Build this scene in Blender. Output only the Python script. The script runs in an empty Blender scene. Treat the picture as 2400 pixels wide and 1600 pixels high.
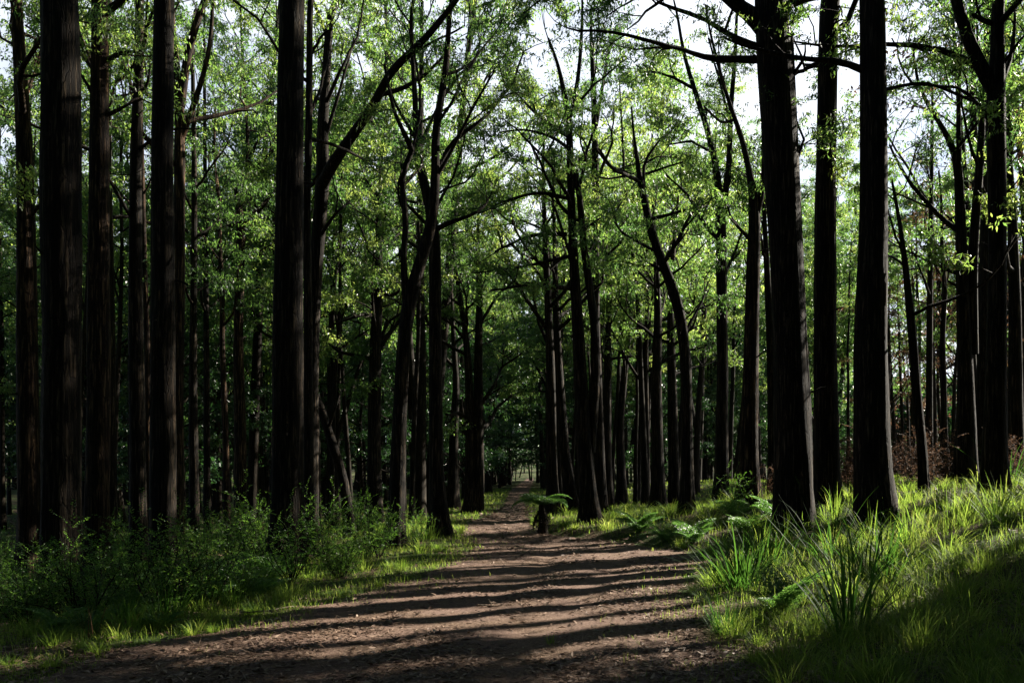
import bpy, math, random
import numpy as np
from mathutils import Vector

# ------------------------------------------------------------------ camera, sky, sun, exposure
scene = bpy.context.scene
COL = scene.collection
F, CX, HY, EYE = 1884.0, 1200.0, 1107.0, 1.6      # focal length and horizon of the 2400 px wide photograph
SUN_AZ, SUN_EL = 29.0, 31.0                       # degrees: sun stands to the right and a little ahead
cam = bpy.data.cameras.new("camera")
cam.sensor_width = 36.0
cam.lens = 36.0 * F / 2400.0
cam.shift_y = (HY - 800.0) / 2400.0
cam.clip_start, cam.clip_end = 0.05, 4000.0
camo = bpy.data.objects.new("camera", cam)
camo.location = (0, 0, EYE)
camo.rotation_euler = (math.radians(90), 0, 0)
COL.objects.link(camo)
scene.camera = camo

sun_dir = Vector((math.cos(math.radians(SUN_AZ)) * math.cos(math.radians(SUN_EL)),
                  math.sin(math.radians(SUN_AZ)) * math.cos(math.radians(SUN_EL)),
                  math.sin(math.radians(SUN_EL))))
sl = bpy.data.lights.new("sun", 'SUN')
sl.energy, sl.angle, sl.color = 5.0, math.radians(0.5), (1.0, 0.93, 0.80)
so = bpy.data.objects.new("sun", sl)
so.rotation_euler = sun_dir.to_track_quat('Z', 'Y').to_euler()
COL.objects.link(so)

world = bpy.data.worlds.new("World")
scene.world = world
world.use_nodes = True
nt = world.node_tree
nt.nodes.clear()
w_out = nt.nodes.new('ShaderNodeOutputWorld')
w_bg = nt.nodes.new('ShaderNodeBackground')
w_bg.inputs['Strength'].default_value = 0.05
w_sky = nt.nodes.new('ShaderNodeTexSky')
w_sky.sky_type = 'NISHITA'
w_sky.sun_disc = False
w_sky.air_density, w_sky.dust_density = .6, .5
w_sky.sun_elevation = math.radians(SUN_EL)
w_sky.sun_rotation = math.radians(90 - SUN_AZ)
w_tc = nt.nodes.new('ShaderNodeTexCoord')
w_map = nt.nodes.new('ShaderNodeMapping')
w_map.inputs['Scale'].default_value = (1, 1, 2.2)
w_no = nt.nodes.new('ShaderNodeTexNoise')
w_no.inputs['Scale'].default_value = 2.2
w_no.inputs['Detail'].default_value = 6
w_rp = nt.nodes.new('ShaderNodeValToRGB')
w_rp.color_ramp.elements[0].color = (.4, .4, .4, 1)
w_rp.color_ramp.elements[0].position = 0.38
w_rp.color_ramp.elements[1].position = 0.62
w_mx = nt.nodes.new('ShaderNodeMix')
w_mx.data_type = 'RGBA'
w_mx.inputs[7].default_value = (7.8, 8.2, 8.8, 1)      # bright thin cloud, same units as the sky
nt.links.new(w_tc.outputs['Generated'], w_map.inputs[0])
nt.links.new(w_map.outputs[0], w_no.inputs['Vector'])
nt.links.new(w_no.outputs[0], w_rp.inputs[0])
w_dot = nt.nodes.new('ShaderNodeVectorMath'); w_dot.operation = 'DOT_PRODUCT'
w_dot.inputs[1].default_value = Vector((math.cos(math.radians(58)), math.sin(math.radians(58)), .25)).normalized()
w_side = nt.nodes.new('ShaderNodeMapRange'); w_side.interpolation_type = 'SMOOTHSTEP'
w_side.inputs['From Min'].default_value, w_side.inputs['From Max'].default_value = -.45, .15
w_ml = nt.nodes.new('ShaderNodeMath'); w_ml.operation = 'MULTIPLY'
nt.links.new(w_tc.outputs['Generated'], w_dot.inputs[0])
nt.links.new(w_dot.outputs['Value'], w_side.inputs[0])
w_sep = nt.nodes.new('ShaderNodeSeparateXYZ')
w_low = nt.nodes.new('ShaderNodeMapRange'); w_low.interpolation_type = 'SMOOTHSTEP'      # cloud bank low in the sky
w_low.inputs['From Min'].default_value, w_low.inputs['From Max'].default_value = .72, .48
w_m2 = nt.nodes.new('ShaderNodeMath'); w_m2.operation = 'MULTIPLY'
nt.links.new(w_tc.outputs['Generated'], w_sep.inputs[0])
nt.links.new(w_sep.outputs[2], w_low.inputs[0])
nt.links.new(w_low.outputs[0], w_m2.inputs[0]); nt.links.new(w_side.outputs[0], w_m2.inputs[1])
nt.links.new(w_m2.outputs[0], w_ml.inputs[0])
nt.links.new(w_rp.outputs[0], w_ml.inputs[1])
nt.links.new(w_ml.outputs[0], w_mx.inputs[0])
nt.links.new(w_sky.outputs[0], w_mx.inputs[6])
nt.links.new(w_mx.outputs[2], w_bg.inputs[0])
nt.links.new(w_bg.outputs[0], w_out.inputs[0])

scene.view_settings.view_transform = 'Standard'
scene.view_settings.look = 'None'
scene.view_settings.exposure = 2.0
scene.view_settings.gamma = 1.0
scene.view_settings.use_curve_mapping = False
scene.render.engine = 'CYCLES'
cy = scene.cycles
cy.max_bounces, cy.diffuse_bounces, cy.glossy_bounces = 4, 1, 1
cy.transmission_bounces, cy.transparent_max_bounces = 3, 4
cy.caustics_reflective = cy.caustics_refractive = False
cy.use_denoising = True
cy.denoiser = 'OPENIMAGEDENOISE'
cy.denoising_input_passes = 'RGB_ALBEDO_NORMAL'
cy.denoising_prefilter = 'ACCURATE'
cy.use_adaptive_sampling = True
cy.adaptive_threshold = 0.006
cy.adaptive_min_samples = 48
cy.sample_clamp_indirect = 1.5

# ------------------------------------------------------------------ helpers: numbers
def S(t):
    t = np.clip(t, 0, 1)
    return t * t * (3 - 2 * t)

def vnoise(x, y, seed=0):
    x = np.asarray(x, float); y = np.asarray(y, float)
    xi, yi = np.floor(x), np.floor(y)
    fx, fy = S(x - xi), S(y - yi)
    def hsh(a, b):
        v = np.sin(a * 127.1 + b * 311.7 + seed * 74.7) * 43758.5453
        return v - np.floor(v)
    return ((hsh(xi, yi) * (1 - fx) + hsh(xi + 1, yi) * fx) * (1 - fy)
            + (hsh(xi, yi + 1) * (1 - fx) + hsh(xi + 1, yi + 1) * fx) * fy)

def fbm(x, y, seed=0, o=3):
    s, a, t = 0, 1.0, 0
    for k in range(o):
        s = s + a * vnoise(x * 2**k, y * 2**k, seed + k); t += a; a *= .5
    return s / t

# path edges traced on the ground: distance -> left and right edge (metres)
PL = [(1600, 60), (1520, 285), (1469, 571), (1388, 867), (1337, 1020), (1286, 1115), (1250, 1085), (1228, 1090), (1210, 1150), (1190, 1178), (1165, 1192), (1150, 1196), (1135, 1215), (1122, 1234)]
PR = [(1600, 1760), (1480, 1640), (1388, 1600), (1316, 1632), (1292, 1608), (1268, 1428), (1252, 1275), (1235, 1245), (1200, 1232), (1180, 1232), (1150, 1240), (1135, 1248), (1122, 1251)]
def edge(tab, back):
    d = [EYE * F / (y - HY) for y, _ in tab]
    x = [(px - CX) / F * dd for (_, px), dd in zip(tab, d)]
    return np.array([-400., -9.0, -2.0] + d + [420.]), np.array([back, back, x[0]] + x + [x[-1] + 9])
LD, LX = edge(PL, -2.2)
RD, RX = edge(PR, .2)
def path_l(y): return np.interp(y, LD, LX)
def path_r(y): return np.interp(y, RD, RX)

def height(x, y):
    x = np.asarray(x, float); y = np.asarray(y, float)
    u, v = x - path_r(y), path_l(y) - x
    bank = 1.12 * S((u - .15) / 6.0) * (1 - .85 * S((y - 16) / 10) * (1 - S((x - 8) / 5))) * (1 - .8 * S((y - 40) / 60))
    lip = .16 * S(u / .7) * S((y - 14) / 3) * (1 - S((y - 30) / 8))
    left = -.75 * S((v - .4) / 9) * (1 - .6 * S((y - 30) / 40))
    out = S((np.maximum(u, v) + .2) / 1.2)
    fr = (x - path_l(y)) / (path_r(y) - path_l(y))
    ruts = -.025 * (np.exp(-((fr - .40) / .07) ** 2) + np.exp(-((fr - .68) / .08) ** 2)) * (np.abs(fr - .5) < .5)
    bumps = ruts + (fbm(x * .45, y * .45, 3) - .5) * .22 * out + (fbm(x * 2.1, y * 2.1, 9) - .5) * .035
    far = (20 + 14 * vnoise(x / 90, y / 200, 2)) * S((y - 185) / 330)
    return bank + lip + left + bumps + far

def P(px, py, d):
    return np.array([(px - CX) / F * d, d, EYE - (py - HY) / F * d])

def ground_d(px, py):
    d = np.linspace(4, 90, 2500)
    z = EYE - (py - HY) / F * d
    below = z < height((px - CX) / F * d, d)
    return float(d[np.argmax(below)]) if below.any() else 60.0

def unit(v):
    v = np.asarray(v, float)
    return v / (np.linalg.norm(v, axis=-1, keepdims=True) + 1e-9)

# ------------------------------------------------------------------ helpers: meshes
class MB:
    """collects tubes and leaves, builds one mesh object"""
    def __init__(s):
        s.v, s.f, s.n, s.rnd = [], [], 0, []
    def add(s, verts, quads, rnd=None):
        s.v.append(np.asarray(verts, float)); s.f.append(np.asarray(quads, np.int64) + s.n); s.n += len(verts)
        s.rnd.append(np.full(len(quads), .5) if rnd is None else np.asarray(rnd, float))
    def tubes(s, pts, rad, k, lump=None):
        """pts B x n x 3, rad B x n, k sides"""
        pts = np.asarray(pts, float); rad = np.asarray(rad, float)
        if pts.ndim == 2: pts, rad = pts[None], rad[None]
        B, n, _ = pts.shape
        tan = unit(np.gradient(pts, axis=1))
        mt = np.abs(tan.mean(1))
        ref = np.eye(3)[np.argmin(mt, axis=1)][:, None, :]
        a = unit(np.cross(tan, np.broadcast_to(ref, tan.shape)))
        b = np.cross(tan, a)
        th = np.linspace(0, 2 * np.pi, k, endpoint=False)
        rr = rad[:, :, None] * np.ones(k)
        if lump is not None: rr = rr * lump
        V = pts[:, :, None, :] + rr[..., None] * (np.cos(th)[None, None, :, None] * a[:, :, None, :] + np.sin(th)[None, None, :, None] * b[:, :, None, :])
        i = np.arange(n - 1)[:, None] * k
        j = np.arange(k)[None, :]; j2 = (j + 1) % k
        q = np.stack([i + j, i + j2, i + k + j2, i + k + j], -1).reshape(-1, 4)
        q = (q[None] + (np.arange(B) * n * k)[:, None, None]).reshape(-1, 4)
        s.add(V.reshape(-1, 3), q)
    def leaves(s, C, D, L, W, rng, rnd=None, fold=.25):
        """leaf blades: base C, direction D, length L, width W; a diamond folded on its midrib"""
        m = len(C)
        if not m: return
        L = np.broadcast_to(np.asarray(L, float), (m,)); W = np.broadcast_to(np.asarray(W, float), (m,))
        D = unit(D); R = unit(np.cross(D, rng.normal(size=(m, 3)))); N = np.cross(D, R)
        mid = C + D * (L * .42)[:, None]
        lift = N * (W * fold)[:, None]
        V = np.stack([C, mid + R * (W * .5)[:, None] + lift, C + D * L[:, None], mid - R * (W * .5)[:, None] + lift], 1).reshape(-1, 3)
        q = np.arange(m * 4).reshape(m, 4)
        s.add(V, q, rng.random(m) if rnd is None else rnd)
    def mesh(s, name, mat, smooth=True, origin=None):
        v = np.concatenate(s.v); f = np.concatenate(s.f).astype(np.int32)
        if origin is not None: v = v - np.asarray(origin)
        me = bpy.data.meshes.new(name)
        me.vertices.add(len(v)); me.vertices.foreach_set('co', v.astype(np.float32).ravel())
        me.loops.add(f.size); me.loops.foreach_set('vertex_index', f.ravel())
        me.polygons.add(len(f)); me.polygons.foreach_set('loop_start', np.arange(0, f.size, 4, dtype=np.int32))
        if smooth: me.polygons.foreach_set('use_smooth', np.ones(len(f), bool))
        at = me.attributes.new('rnd', 'FLOAT', 'FACE')
        at.data.foreach_set('value', np.concatenate(s.rnd).astype(np.float32))
        me.materials.append(mat)
        me.update()
        return me
    def build(s, name, mat, parent=None, smooth=True, origin=None):
        o = bpy.data.objects.new(name, s.mesh(name, mat, smooth, origin))
        COL.objects.link(o)
        if parent is not None: o.parent = parent
        return o

def tag(o, label=None, cat=None, group=None, kind=None):
    if label: o['label'] = label
    if cat: o['category'] = cat
    if group: o['group'] = group
    if kind: o['kind'] = kind
    return o

def empty(name, loc, label, cat, group=None):
    o = bpy.data.objects.new(name, None)
    o.location = [float(c) for c in loc]
    o.empty_display_size = .2
    COL.objects.link(o)
    return tag(o, label, cat, group)

def copy_tree(src, loc, rz, sc, label=None, group=None):
    r = src.copy(); COL.objects.link(r)
    r.location = [float(c) for c in loc]; r.rotation_euler = (0, 0, rz)
    r.scale = (sc, sc, sc) if np.isscalar(sc) else sc
    if label: r['label'] = label
    if group: r['group'] = group
    for ch in src.children:
        c = ch.copy(); COL.objects.link(c); c.parent = r
        for g in ch.children:
            d = g.copy(); COL.objects.link(d); d.parent = c
    return r

# ------------------------------------------------------------------ materials
def new_mat(name):
    m = bpy.data.materials.new(name); m.use_nodes = True
    m.node_tree.nodes.clear()
    return m, m.node_tree
def nd(t, typ, **kw):
    n = t.nodes.new(typ)
    for k, v in kw.items():
        if k.startswith('i_'): n.inputs[k[2:]].default_value = v
        else: setattr(n, k, v)
    return n
def ramp(t, fac, stops):
    r = t.nodes.new('ShaderNodeValToRGB')
    e = r.color_ramp.elements
    while len(e) < len(stops): e.new(.5)
    for el, (p, c) in zip(e, stops):
        el.position = p; el.color = (*c, 1)
    t.links.new(fac, r.inputs[0])
    return r.outputs[0]
def mapped_noise(t, scale3, scale, detail=5, coord='Object', rough=.6):
    tc = nd(t, 'ShaderNodeTexCoord')
    mp = nd(t, 'ShaderNodeMapping'); mp.inputs['Scale'].default_value = scale3
    t.links.new(tc.outputs[coord], mp.inputs[0])
    n = nd(t, 'ShaderNodeTexNoise', i_Scale=scale, i_Detail=detail, i_Roughness=rough)
    t.links.new(mp.outputs[0], n.inputs['Vector'])
    return n.outputs[0]

def bark_mat(name, dark, mid, pale, bump=.5):
    m, t = new_mat(name)
    fib = mapped_noise(t, (1, 1, .07), 26, 6)
    big = mapped_noise(t, (1, 1, .35), 2.3, 4)
    vt = nd(t, 'ShaderNodeTexCoord'); vm = nd(t, 'ShaderNodeMapping'); vm.inputs['Scale'].default_value = (1, 1, .13)
    vo = nd(t, 'ShaderNodeTexVoronoi', feature='DISTANCE_TO_EDGE', i_Scale=15.0); vo.inputs['Randomness'].default_value = 1
    t.links.new(vt.outputs['Object'], vm.inputs[0])
    ds = nd(t, 'ShaderNodeMix', data_type='VECTOR'); ds.inputs[0].default_value = .06
    nz = nd(t, 'ShaderNodeTexNoise', i_Scale=5.0, i_Detail=4.0); t.links.new(vt.outputs['Object'], nz.inputs['Vector'])
    t.links.new(vm.outputs[0], ds.inputs[4]); t.links.new(nz.outputs['Color'], ds.inputs[5]); t.links.new(ds.outputs[1], vo.inputs['Vector'])
    crack = ramp(t, vo.outputs['Distance'], [(.0, (.15, .15, .15)), (.09, (1, 1, 1))])
    c1 = ramp(t, fib, [(.30, dark), (.52, mid), (.72, pale)])
    cm = nd(t, 'ShaderNodeMix', data_type='RGBA', blend_type='MULTIPLY'); cm.inputs[0].default_value = .85
    t.links.new(c1, cm.inputs[6]); t.links.new(crack, cm.inputs[7]); c1 = cm.outputs[2]
    c2 = ramp(t, big, [(.35, (.45, .42, .40)), (.5, (.9, .9, .8)), (.68, (1.3, 1.15, 1.0))])
    mx = nd(t, 'ShaderNodeMix', data_type='RGBA', blend_type='MULTIPLY'); mx.inputs[0].default_value = 1
    t.links.new(c1, mx.inputs[6]); t.links.new(c2, mx.inputs[7])
    bp = nd(t, 'ShaderNodeBump', i_Strength=bump, i_Distance=.03)
    hm = nd(t, 'ShaderNodeMath', operation='MULTIPLY'); t.links.new(fib, hm.inputs[0]); t.links.new(crack, hm.inputs[1])
    t.links.new(hm.outputs[0], bp.inputs['Height'])
    bs = nd(t, 'ShaderNodeBsdfPrincipled', i_Roughness=.9)
    bs.inputs['Specular IOR Level'].default_value = .15
    t.links.new(mx.outputs[2], bs.inputs['Base Color']); t.links.new(bp.outputs[0], bs.inputs['Normal'])
    o = nd(t, 'ShaderNodeOutputMaterial'); t.links.new(bs.outputs[0], o.inputs[0])
    return m

def leaf_mat(name, stops, tstops, trans=.5, rough=.42, spec=.45):
    """thin blade: reflects on both sides and lets sunlight through; every blade has its own tone"""
    m, t = new_mat(name)
    at = nd(t, 'ShaderNodeAttribute', attribute_name='rnd')
    oi = nd(t, 'ShaderNodeObjectInfo')
    ad = nd(t, 'ShaderNodeMath', operation='MULTIPLY_ADD'); ad.inputs[1].default_value = .3
    t.links.new(oi.outputs['Random'], ad.inputs[0]); 
    sc = nd(t, 'ShaderNodeMath', operation='MULTIPLY'); sc.inputs[1].default_value = .7
    t.links.new(at.outputs['Fac'], sc.inputs[0]); t.links.new(sc.outputs[0], ad.inputs[2])
    c = ramp(t, ad.outputs[0], stops); tcol = ramp(t, ad.outputs[0], tstops)
    bs = nd(t, 'ShaderNodeBsdfPrincipled', i_Roughness=rough)
    bs.inputs['Specular IOR Level'].default_value = spec
    t.links.new(c, bs.inputs['Base Color'])
    tr = nd(t, 'ShaderNodeBsdfTranslucent'); t.links.new(tcol, tr.inputs[0])
    mx = nd(t, 'ShaderNodeMixShader'); mx.inputs[0].default_value = trans
    t.links.new(bs.outputs[0], mx.inputs[1]); t.links.new(tr.outputs[0], mx.inputs[2])
    o = nd(t, 'ShaderNodeOutputMaterial'); t.links.new(mx.outputs[0], o.inputs[0])
    return m

M_BARK = bark_mat('bark_grey_brown', (.005, .004, .003), (.012, .009, .007), (.115, .085, .062))
M_RED = bark_mat('bark_red_brown', (.008, .005, .004), (.022, .013, .009), (.22, .14, .085))
M_FAR = bark_mat('bark_far', (.007, .005, .004), (.018, .014, .010), (.08, .06, .045), .3)
M_DEAD = bark_mat('dead_wood', (.10, .08, .065), (.26, .22, .18), (.42, .37, .31))
M_LEAF = leaf_mat('eucalypt_leaf', [(0, (.016, .034, .022)), (.55, (.036, .064, .030)), (1, (.085, .105, .036))],
                  [(0, (.05, .14, .045)), (.5, (.21, .40, .07)), (1, (.66, .76, .16))], .50)
M_DARKLEAF = leaf_mat('blackwood_and_shaded_far_leaf', [(0, (.014, .040, .020)), (.6, (.028, .065, .03)), (1, (.05, .09, .035))],
                      [(0, (.02, .08, .02)), (.6, (.06, .16, .03)), (1, (.18, .30, .05))], .36, .38, .5)
M_BROWNLEAF = leaf_mat('scorched_leaf', [(0, (.05, .03, .02)), (.6, (.10, .055, .035)), (1, (.13, .10, .04))],
                       [(0, (.12, .05, .03)), (.6, (.22, .12, .06)), (1, (.28, .28, .07))], .4)
M_GRASS = leaf_mat('grass_blade', [(0, (.03, .07, .014)), (.7, (.06, .12, .022)), (.93, (.10, .15, .035)), (1, (.24, .20, .10))],
                   [(0, (.10, .25, .025)), (.6, (.33, .48, .06)), (.9, (.56, .60, .13)), (1, (.40, .33, .15))], .52, .55, .12)
M_STRAP = leaf_mat('strap_leaf', [(0, (.014, .036, .012)), (.8, (.03, .065, .02)), (1, (.06, .065, .03))],
                   [(0, (.05, .14, .02)), (.8, (.12, .28, .03)), (1, (.18, .24, .06))], .4, .6, .05)
M_SHRUB = leaf_mat('shrub_leaf', [(0, (.022, .06, .018)), (.7, (.05, .105, .026)), (1, (.10, .14, .04))],
                   [(0, (.08, .24, .025)), (.7, (.22, .44, .05)), (1, (.42, .52, .09))], .48, .45, .35)
M_FERN = leaf_mat('fern_frond', [(0, (.028, .07, .024)), (1, (.06, .12, .035))], [(0, (.09, .26, .04)), (1, (.24, .44, .07))], .42, .4, .4)
M_DRY = leaf_mat('dry_brown_frond', [(0, (.045, .026, .018)), (1, (.14, .08, .052))], [(0, (.08, .042, .026)), (1, (.20, .115, .07))], .3, .7, .1)
M_LITTER = leaf_mat('fallen_leaf', [(0, (.035, .020, .014)), (.45, (.13, .078, .052)), (.8, (.27, .19, .14)), (1, (.50, .43, .36))],
                    [(0, (.05, .03, .02)), (1, (.2, .14, .09))], .12, .6, .3)

def ground_mat():
    m, t = new_mat('forest_ground')
    a = mapped_noise(t, (1, 1, 1), .8, 5); b = mapped_noise(t, (1, 1, 1), 22, 6, rough=.7)
    c1 = ramp(t, b, [(.3, (.035, .022, .014)), (.55, (.085, .058, .036)), (.75, (.17, .125, .08))])
    c2 = ramp(t, b, [(.3, (.022, .036, .010)), (.6, (.055, .085, .022)), (.8, (.10, .11, .04))])
    f = ramp(t, a, [(.38, (0, 0, 0)), (.55, (1, 1, 1))])
    mx = nd(t, 'ShaderNodeMix', data_type='RGBA')
    t.links.new(f, mx.inputs[0]); t.links.new(c1, mx.inputs[6]); t.links.new(c2, mx.inputs[7])
    bp = nd(t, 'ShaderNodeBump', i_Strength=.8, i_Distance=.04); t.links.new(b, bp.inputs['Height'])
    bs = nd(t, 'ShaderNodeBsdfPrincipled', i_Roughness=.95); bs.inputs['Specular IOR Level'].default_value = .1
    t.links.new(mx.outputs[2], bs.inputs['Base Color']); t.links.new(bp.outputs[0], bs.inputs['Normal'])
    o = nd(t, 'ShaderNodeOutputMaterial'); t.links.new(bs.outputs[0], o.inputs[0])
    return m
def path_mat():
    m, t = new_mat('red_dirt_and_bark')
    a = mapped_noise(t, (1, 1, 1), 1.1, 5); b = mapped_noise(t, (1, 1, 1), 38, 6, rough=.75)
    c1 = ramp(t, b, [(.28, (.05, .031, .024)), (.5, (.135, .086, .066)), (.72, (.25, .17, .133))])
    c2 = ramp(t, b, [(.28, (.04, .022, .015)), (.5, (.12, .075, .05)), (.72, (.30, .22, .16))])
    f = ramp(t, a, [(.42, (0, 0, 0)), (.60, (1, 1, 1))])
    mx = nd(t, 'ShaderNodeMix', data_type='RGBA')
    t.links.new(f, mx.inputs[0]); t.links.new(c1, mx.inputs[6]); t.links.new(c2, mx.inputs[7])
    bp = nd(t, 'ShaderNodeBump', i_Strength=.9, i_Distance=.03); t.links.new(b, bp.inputs['Height'])
    bs = nd(t, 'ShaderNodeBsdfPrincipled', i_Roughness=.9); bs.inputs['Specular IOR Level'].default_value = .15
    t.links.new(mx.outputs[2], bs.inputs['Base Color']); t.links.new(bp.outputs[0], bs.inputs['Normal'])
    o = nd(t, 'ShaderNodeOutputMaterial'); t.links.new(bs.outputs[0], o.inputs[0])
    return m

# ------------------------------------------------------------------ ground and path
def grid_mesh(xs, ys, zf):
    X, Y = np.meshgrid(xs, ys)
    V = np.stack([X, Y, zf(X, Y)], -1).reshape(-1, 3)
    n = len(xs)
    i = np.arange(len(ys) - 1)[:, None] * n; j = np.arange(n - 1)[None]
    return V, np.stack([i + j, i + j + 1, i + n + j + 1, i + n + j], -1).reshape(-1, 4)
def spaced(lims):
    out = [np.arange(a, b, s) for a, b, s in lims]
    return np.concatenate(out + [np.array([lims[-1][1]])])
g = MB()
g.add(*grid_mesh(spaced([(-1500, -300, 120), (-300, -60, 12), (-60, -14, 1.2), (-14, 14, .16), (14, 60, 1.2), (60, 300, 12), (300, 1500, 120)]),
                 spaced([(-600, -60, 60), (-60, -2, 2), (-2, 28, .16), (28, 60, .6), (60, 200, 4), (200, 2600, 120)]), height))
tag(g.build('ground', ground_mat()), kind='structure')
ys = spaced([(-30, 1, 1.0), (1, 30, .10), (30, 60, .3), (60, 200, 2)])
us = np.linspace(0, 1, 61)
Lx = path_l(ys) + (fbm(ys * 1.3, ys * 0 + 1, 5) - .5) * np.clip(ys * .03, .25, .5) + (vnoise(ys * 6, ys * 0, 8) - .5) * .12
Rx = path_r(ys) + (fbm(ys * 1.3, ys * 0 + 7, 15) - .5) * np.clip(ys * .03, .25, .5) + (vnoise(ys * 6, ys * 0, 18) - .5) * .12
X = Lx[:, None] + (Rx - Lx)[:, None] * us[None]; Y = ys[:, None] + 0 * X
Z = height(X, Y) + .012
n = len(us)
i = np.arange(len(ys) - 1)[:, None] * n; j = np.arange(n - 1)[None]
p = MB(); p.add(np.stack([X, Y, Z], -1).reshape(-1, 3), np.stack([i + j, i + j + 1, i + n + j + 1, i + n + j], -1).reshape(-1, 4))
tag(p.build('path', path_mat()), kind='structure')

# ------------------------------------------------------------------ trees
def wander_branch(p0, d0, L, n, wander, up, rng):
    """B branches at once: p0 B x 3, d0 B x 3, L B -> B x n x 3"""
    B = len(p0); pts = np.empty((B, n, 3)); pts[:, 0] = p0; d = unit(d0)
    for k in range(1, n):
        d = unit(d + rng.normal(0, wander, (B, 3)) + np.array([0, 0, up]))
        pts[:, k] = pts[:, k - 1] + d * (L / (n - 1))[:, None]
    return pts

def along(pts, t):
    """points and tangents of polyline pts (n x 3) at parameters t"""
    n = len(pts); f = np.clip(t, 0, .999) * (n - 1); i = f.astype(int); w = (f - i)[:, None]
    return pts[i] * (1 - w) + pts[i + 1] * w, unit(pts[i + 1] - pts[i])

def resample(pts, rad, m):
    s = np.concatenate([[0], np.cumsum(np.linalg.norm(np.diff(pts, axis=0), axis=1))])
    t = np.linspace(0, s[-1], m)
    # smooth the corners a little
    out = np.stack([np.interp(t, s, pts[:, k]) for k in range(3)], 1); r = np.interp(t, s, rad)
    for _ in range(max(1, m // 10)):
        out[1:-1] = .25 * out[:-2] + .5 * out[1:-1] + .25 * out[2:]
    return out, r

def trunk_tube(mb, pts, rad, rng, k=18, flare=.0, step=.3, bumpy=.06):
    L = np.linalg.norm(np.diff(pts, axis=0), axis=1).sum()
    m = max(8, int(L / step))
    q, r = resample(pts, rad, m)
    s = np.linspace(0, L, m)
    th = np.linspace(0, 2 * np.pi, k, endpoint=False)
    ph = rng.random() * 9
    lump = 1 + bumpy * (fbm(np.cos(th)[None] * 2.5 + ph + s[:, None] * 0, np.sin(th)[None] * 2.5 + s[:, None] * .5, 4) - .5) * 2
    lump = lump + bumpy * .7 * (vnoise(th[None] * k / 6.28 * .8 + ph + 0 * s[:, None], s[:, None] * .35, 11) - .5)
    if flare > 0:
        fl = flare * np.exp(-s / .6)[:, None]
        lump = lump + fl * (.55 + .45 * np.cos(th[None] * 4 + ph) + .3 * np.cos(th[None] * 7 + 2 * ph))
    mb.tubes(q[None], r[None], k, lump[None])
    return q, r

def foliate(wood, leaf, limbs, spec, rng):
    """secondary branches, twigs and leaf clumps on each limb polyline (pts, rad)"""
    P0, D0, R0, LEN = [], [], [], []
    for pts, rad in limbs:
        L = np.linalg.norm(np.diff(pts, axis=0), axis=1).sum()
        c = max(2, int(L * spec['sec']))
        t = spec['from'] + (1 - spec['from']) * (np.arange(c) + rng.random(c)) / c
        p, tg = along(pts, t)
        d = unit(tg * .7 + unit(rng.normal(size=(c, 3))) * .9 + np.array([0, 0, spec.get('secup', .25)]))
        P0.append(p); D0.append(d)
        r = np.interp(t, np.linspace(0, 1, len(rad)), rad)
        R0.append(np.minimum(r * .65, .042)); LEN.append(spec['seclen'] * (.5 + .8 * rng.random(c)) * (1.15 - .45 * t))
        # the tip carries on
    P0, D0, R0, LEN = map(np.concatenate, (P0, D0, R0, LEN))
    sec = wander_branch(P0, D0, LEN, 5, .28, .06, rng)
    wood.tubes(sec, R0[:, None] * np.linspace(1, .3, 5)[None], 4)
    # most secondary branches end in a flattened pad of twigs and leaves, a few stay bare
    full = sec[rng.random(len(sec)) < spec.get('padded', .82)]
    B = len(full); tw = spec['twigs']; size = .65 + .7 * rng.random(B)
    ti = rng.choice([2, 3, 4, 4], (B, tw)); src = full[np.arange(B)[:, None], ti].reshape(-1, 3)
    tg = unit(full[:, 1:] - full[:, :-1])[np.arange(B)[:, None], ti - 1].reshape(-1, 3)
    td = unit((tg * .35 + unit(rng.normal(size=src.shape))) * [1, 1, .38] + np.array([0, 0, .16]))
    tl = spec['twiglen'] * (.45 + .75 * rng.random(len(src))) * np.repeat(size, tw)
    twg = wander_branch(src, td, tl, 4, .25, -.06, rng)
    wood.tubes(twg, np.full((len(twg), 1), spec.get('twigr', .0075)) * np.array([[1, .8, .6, .4]]), 3)
    k = spec['leaves']
    padrnd = np.repeat(rng.random(B), tw * k)
    tt = rng.random((len(twg), k)) * .85 + .15
    f = tt * 3; ii = np.minimum(f.astype(int), 2); w = (f - ii)[..., None]
    idx = np.arange(len(twg))[:, None]
    C = (twg[idx, ii] * (1 - w) + twg[idx, ii + 1] * w).reshape(-1, 3)
    C = C + rng.normal(0, 1, C.shape) * np.array(spec['spread'])
    D = rng.normal(0, .62, C.shape) + np.array([0, 0, -spec.get('droop', .7)])
    Ls = spec['leaf'] * (.5 + .9 * rng.random(len(C)))
    leaf.leaves(C, D, Ls, Ls * spec.get('asp', .27) * (.8 + .4 * rng.random(len(C))), rng, np.clip(.5 * padrnd + .5 * rng.random(len(C)), 0, 1))

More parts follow.
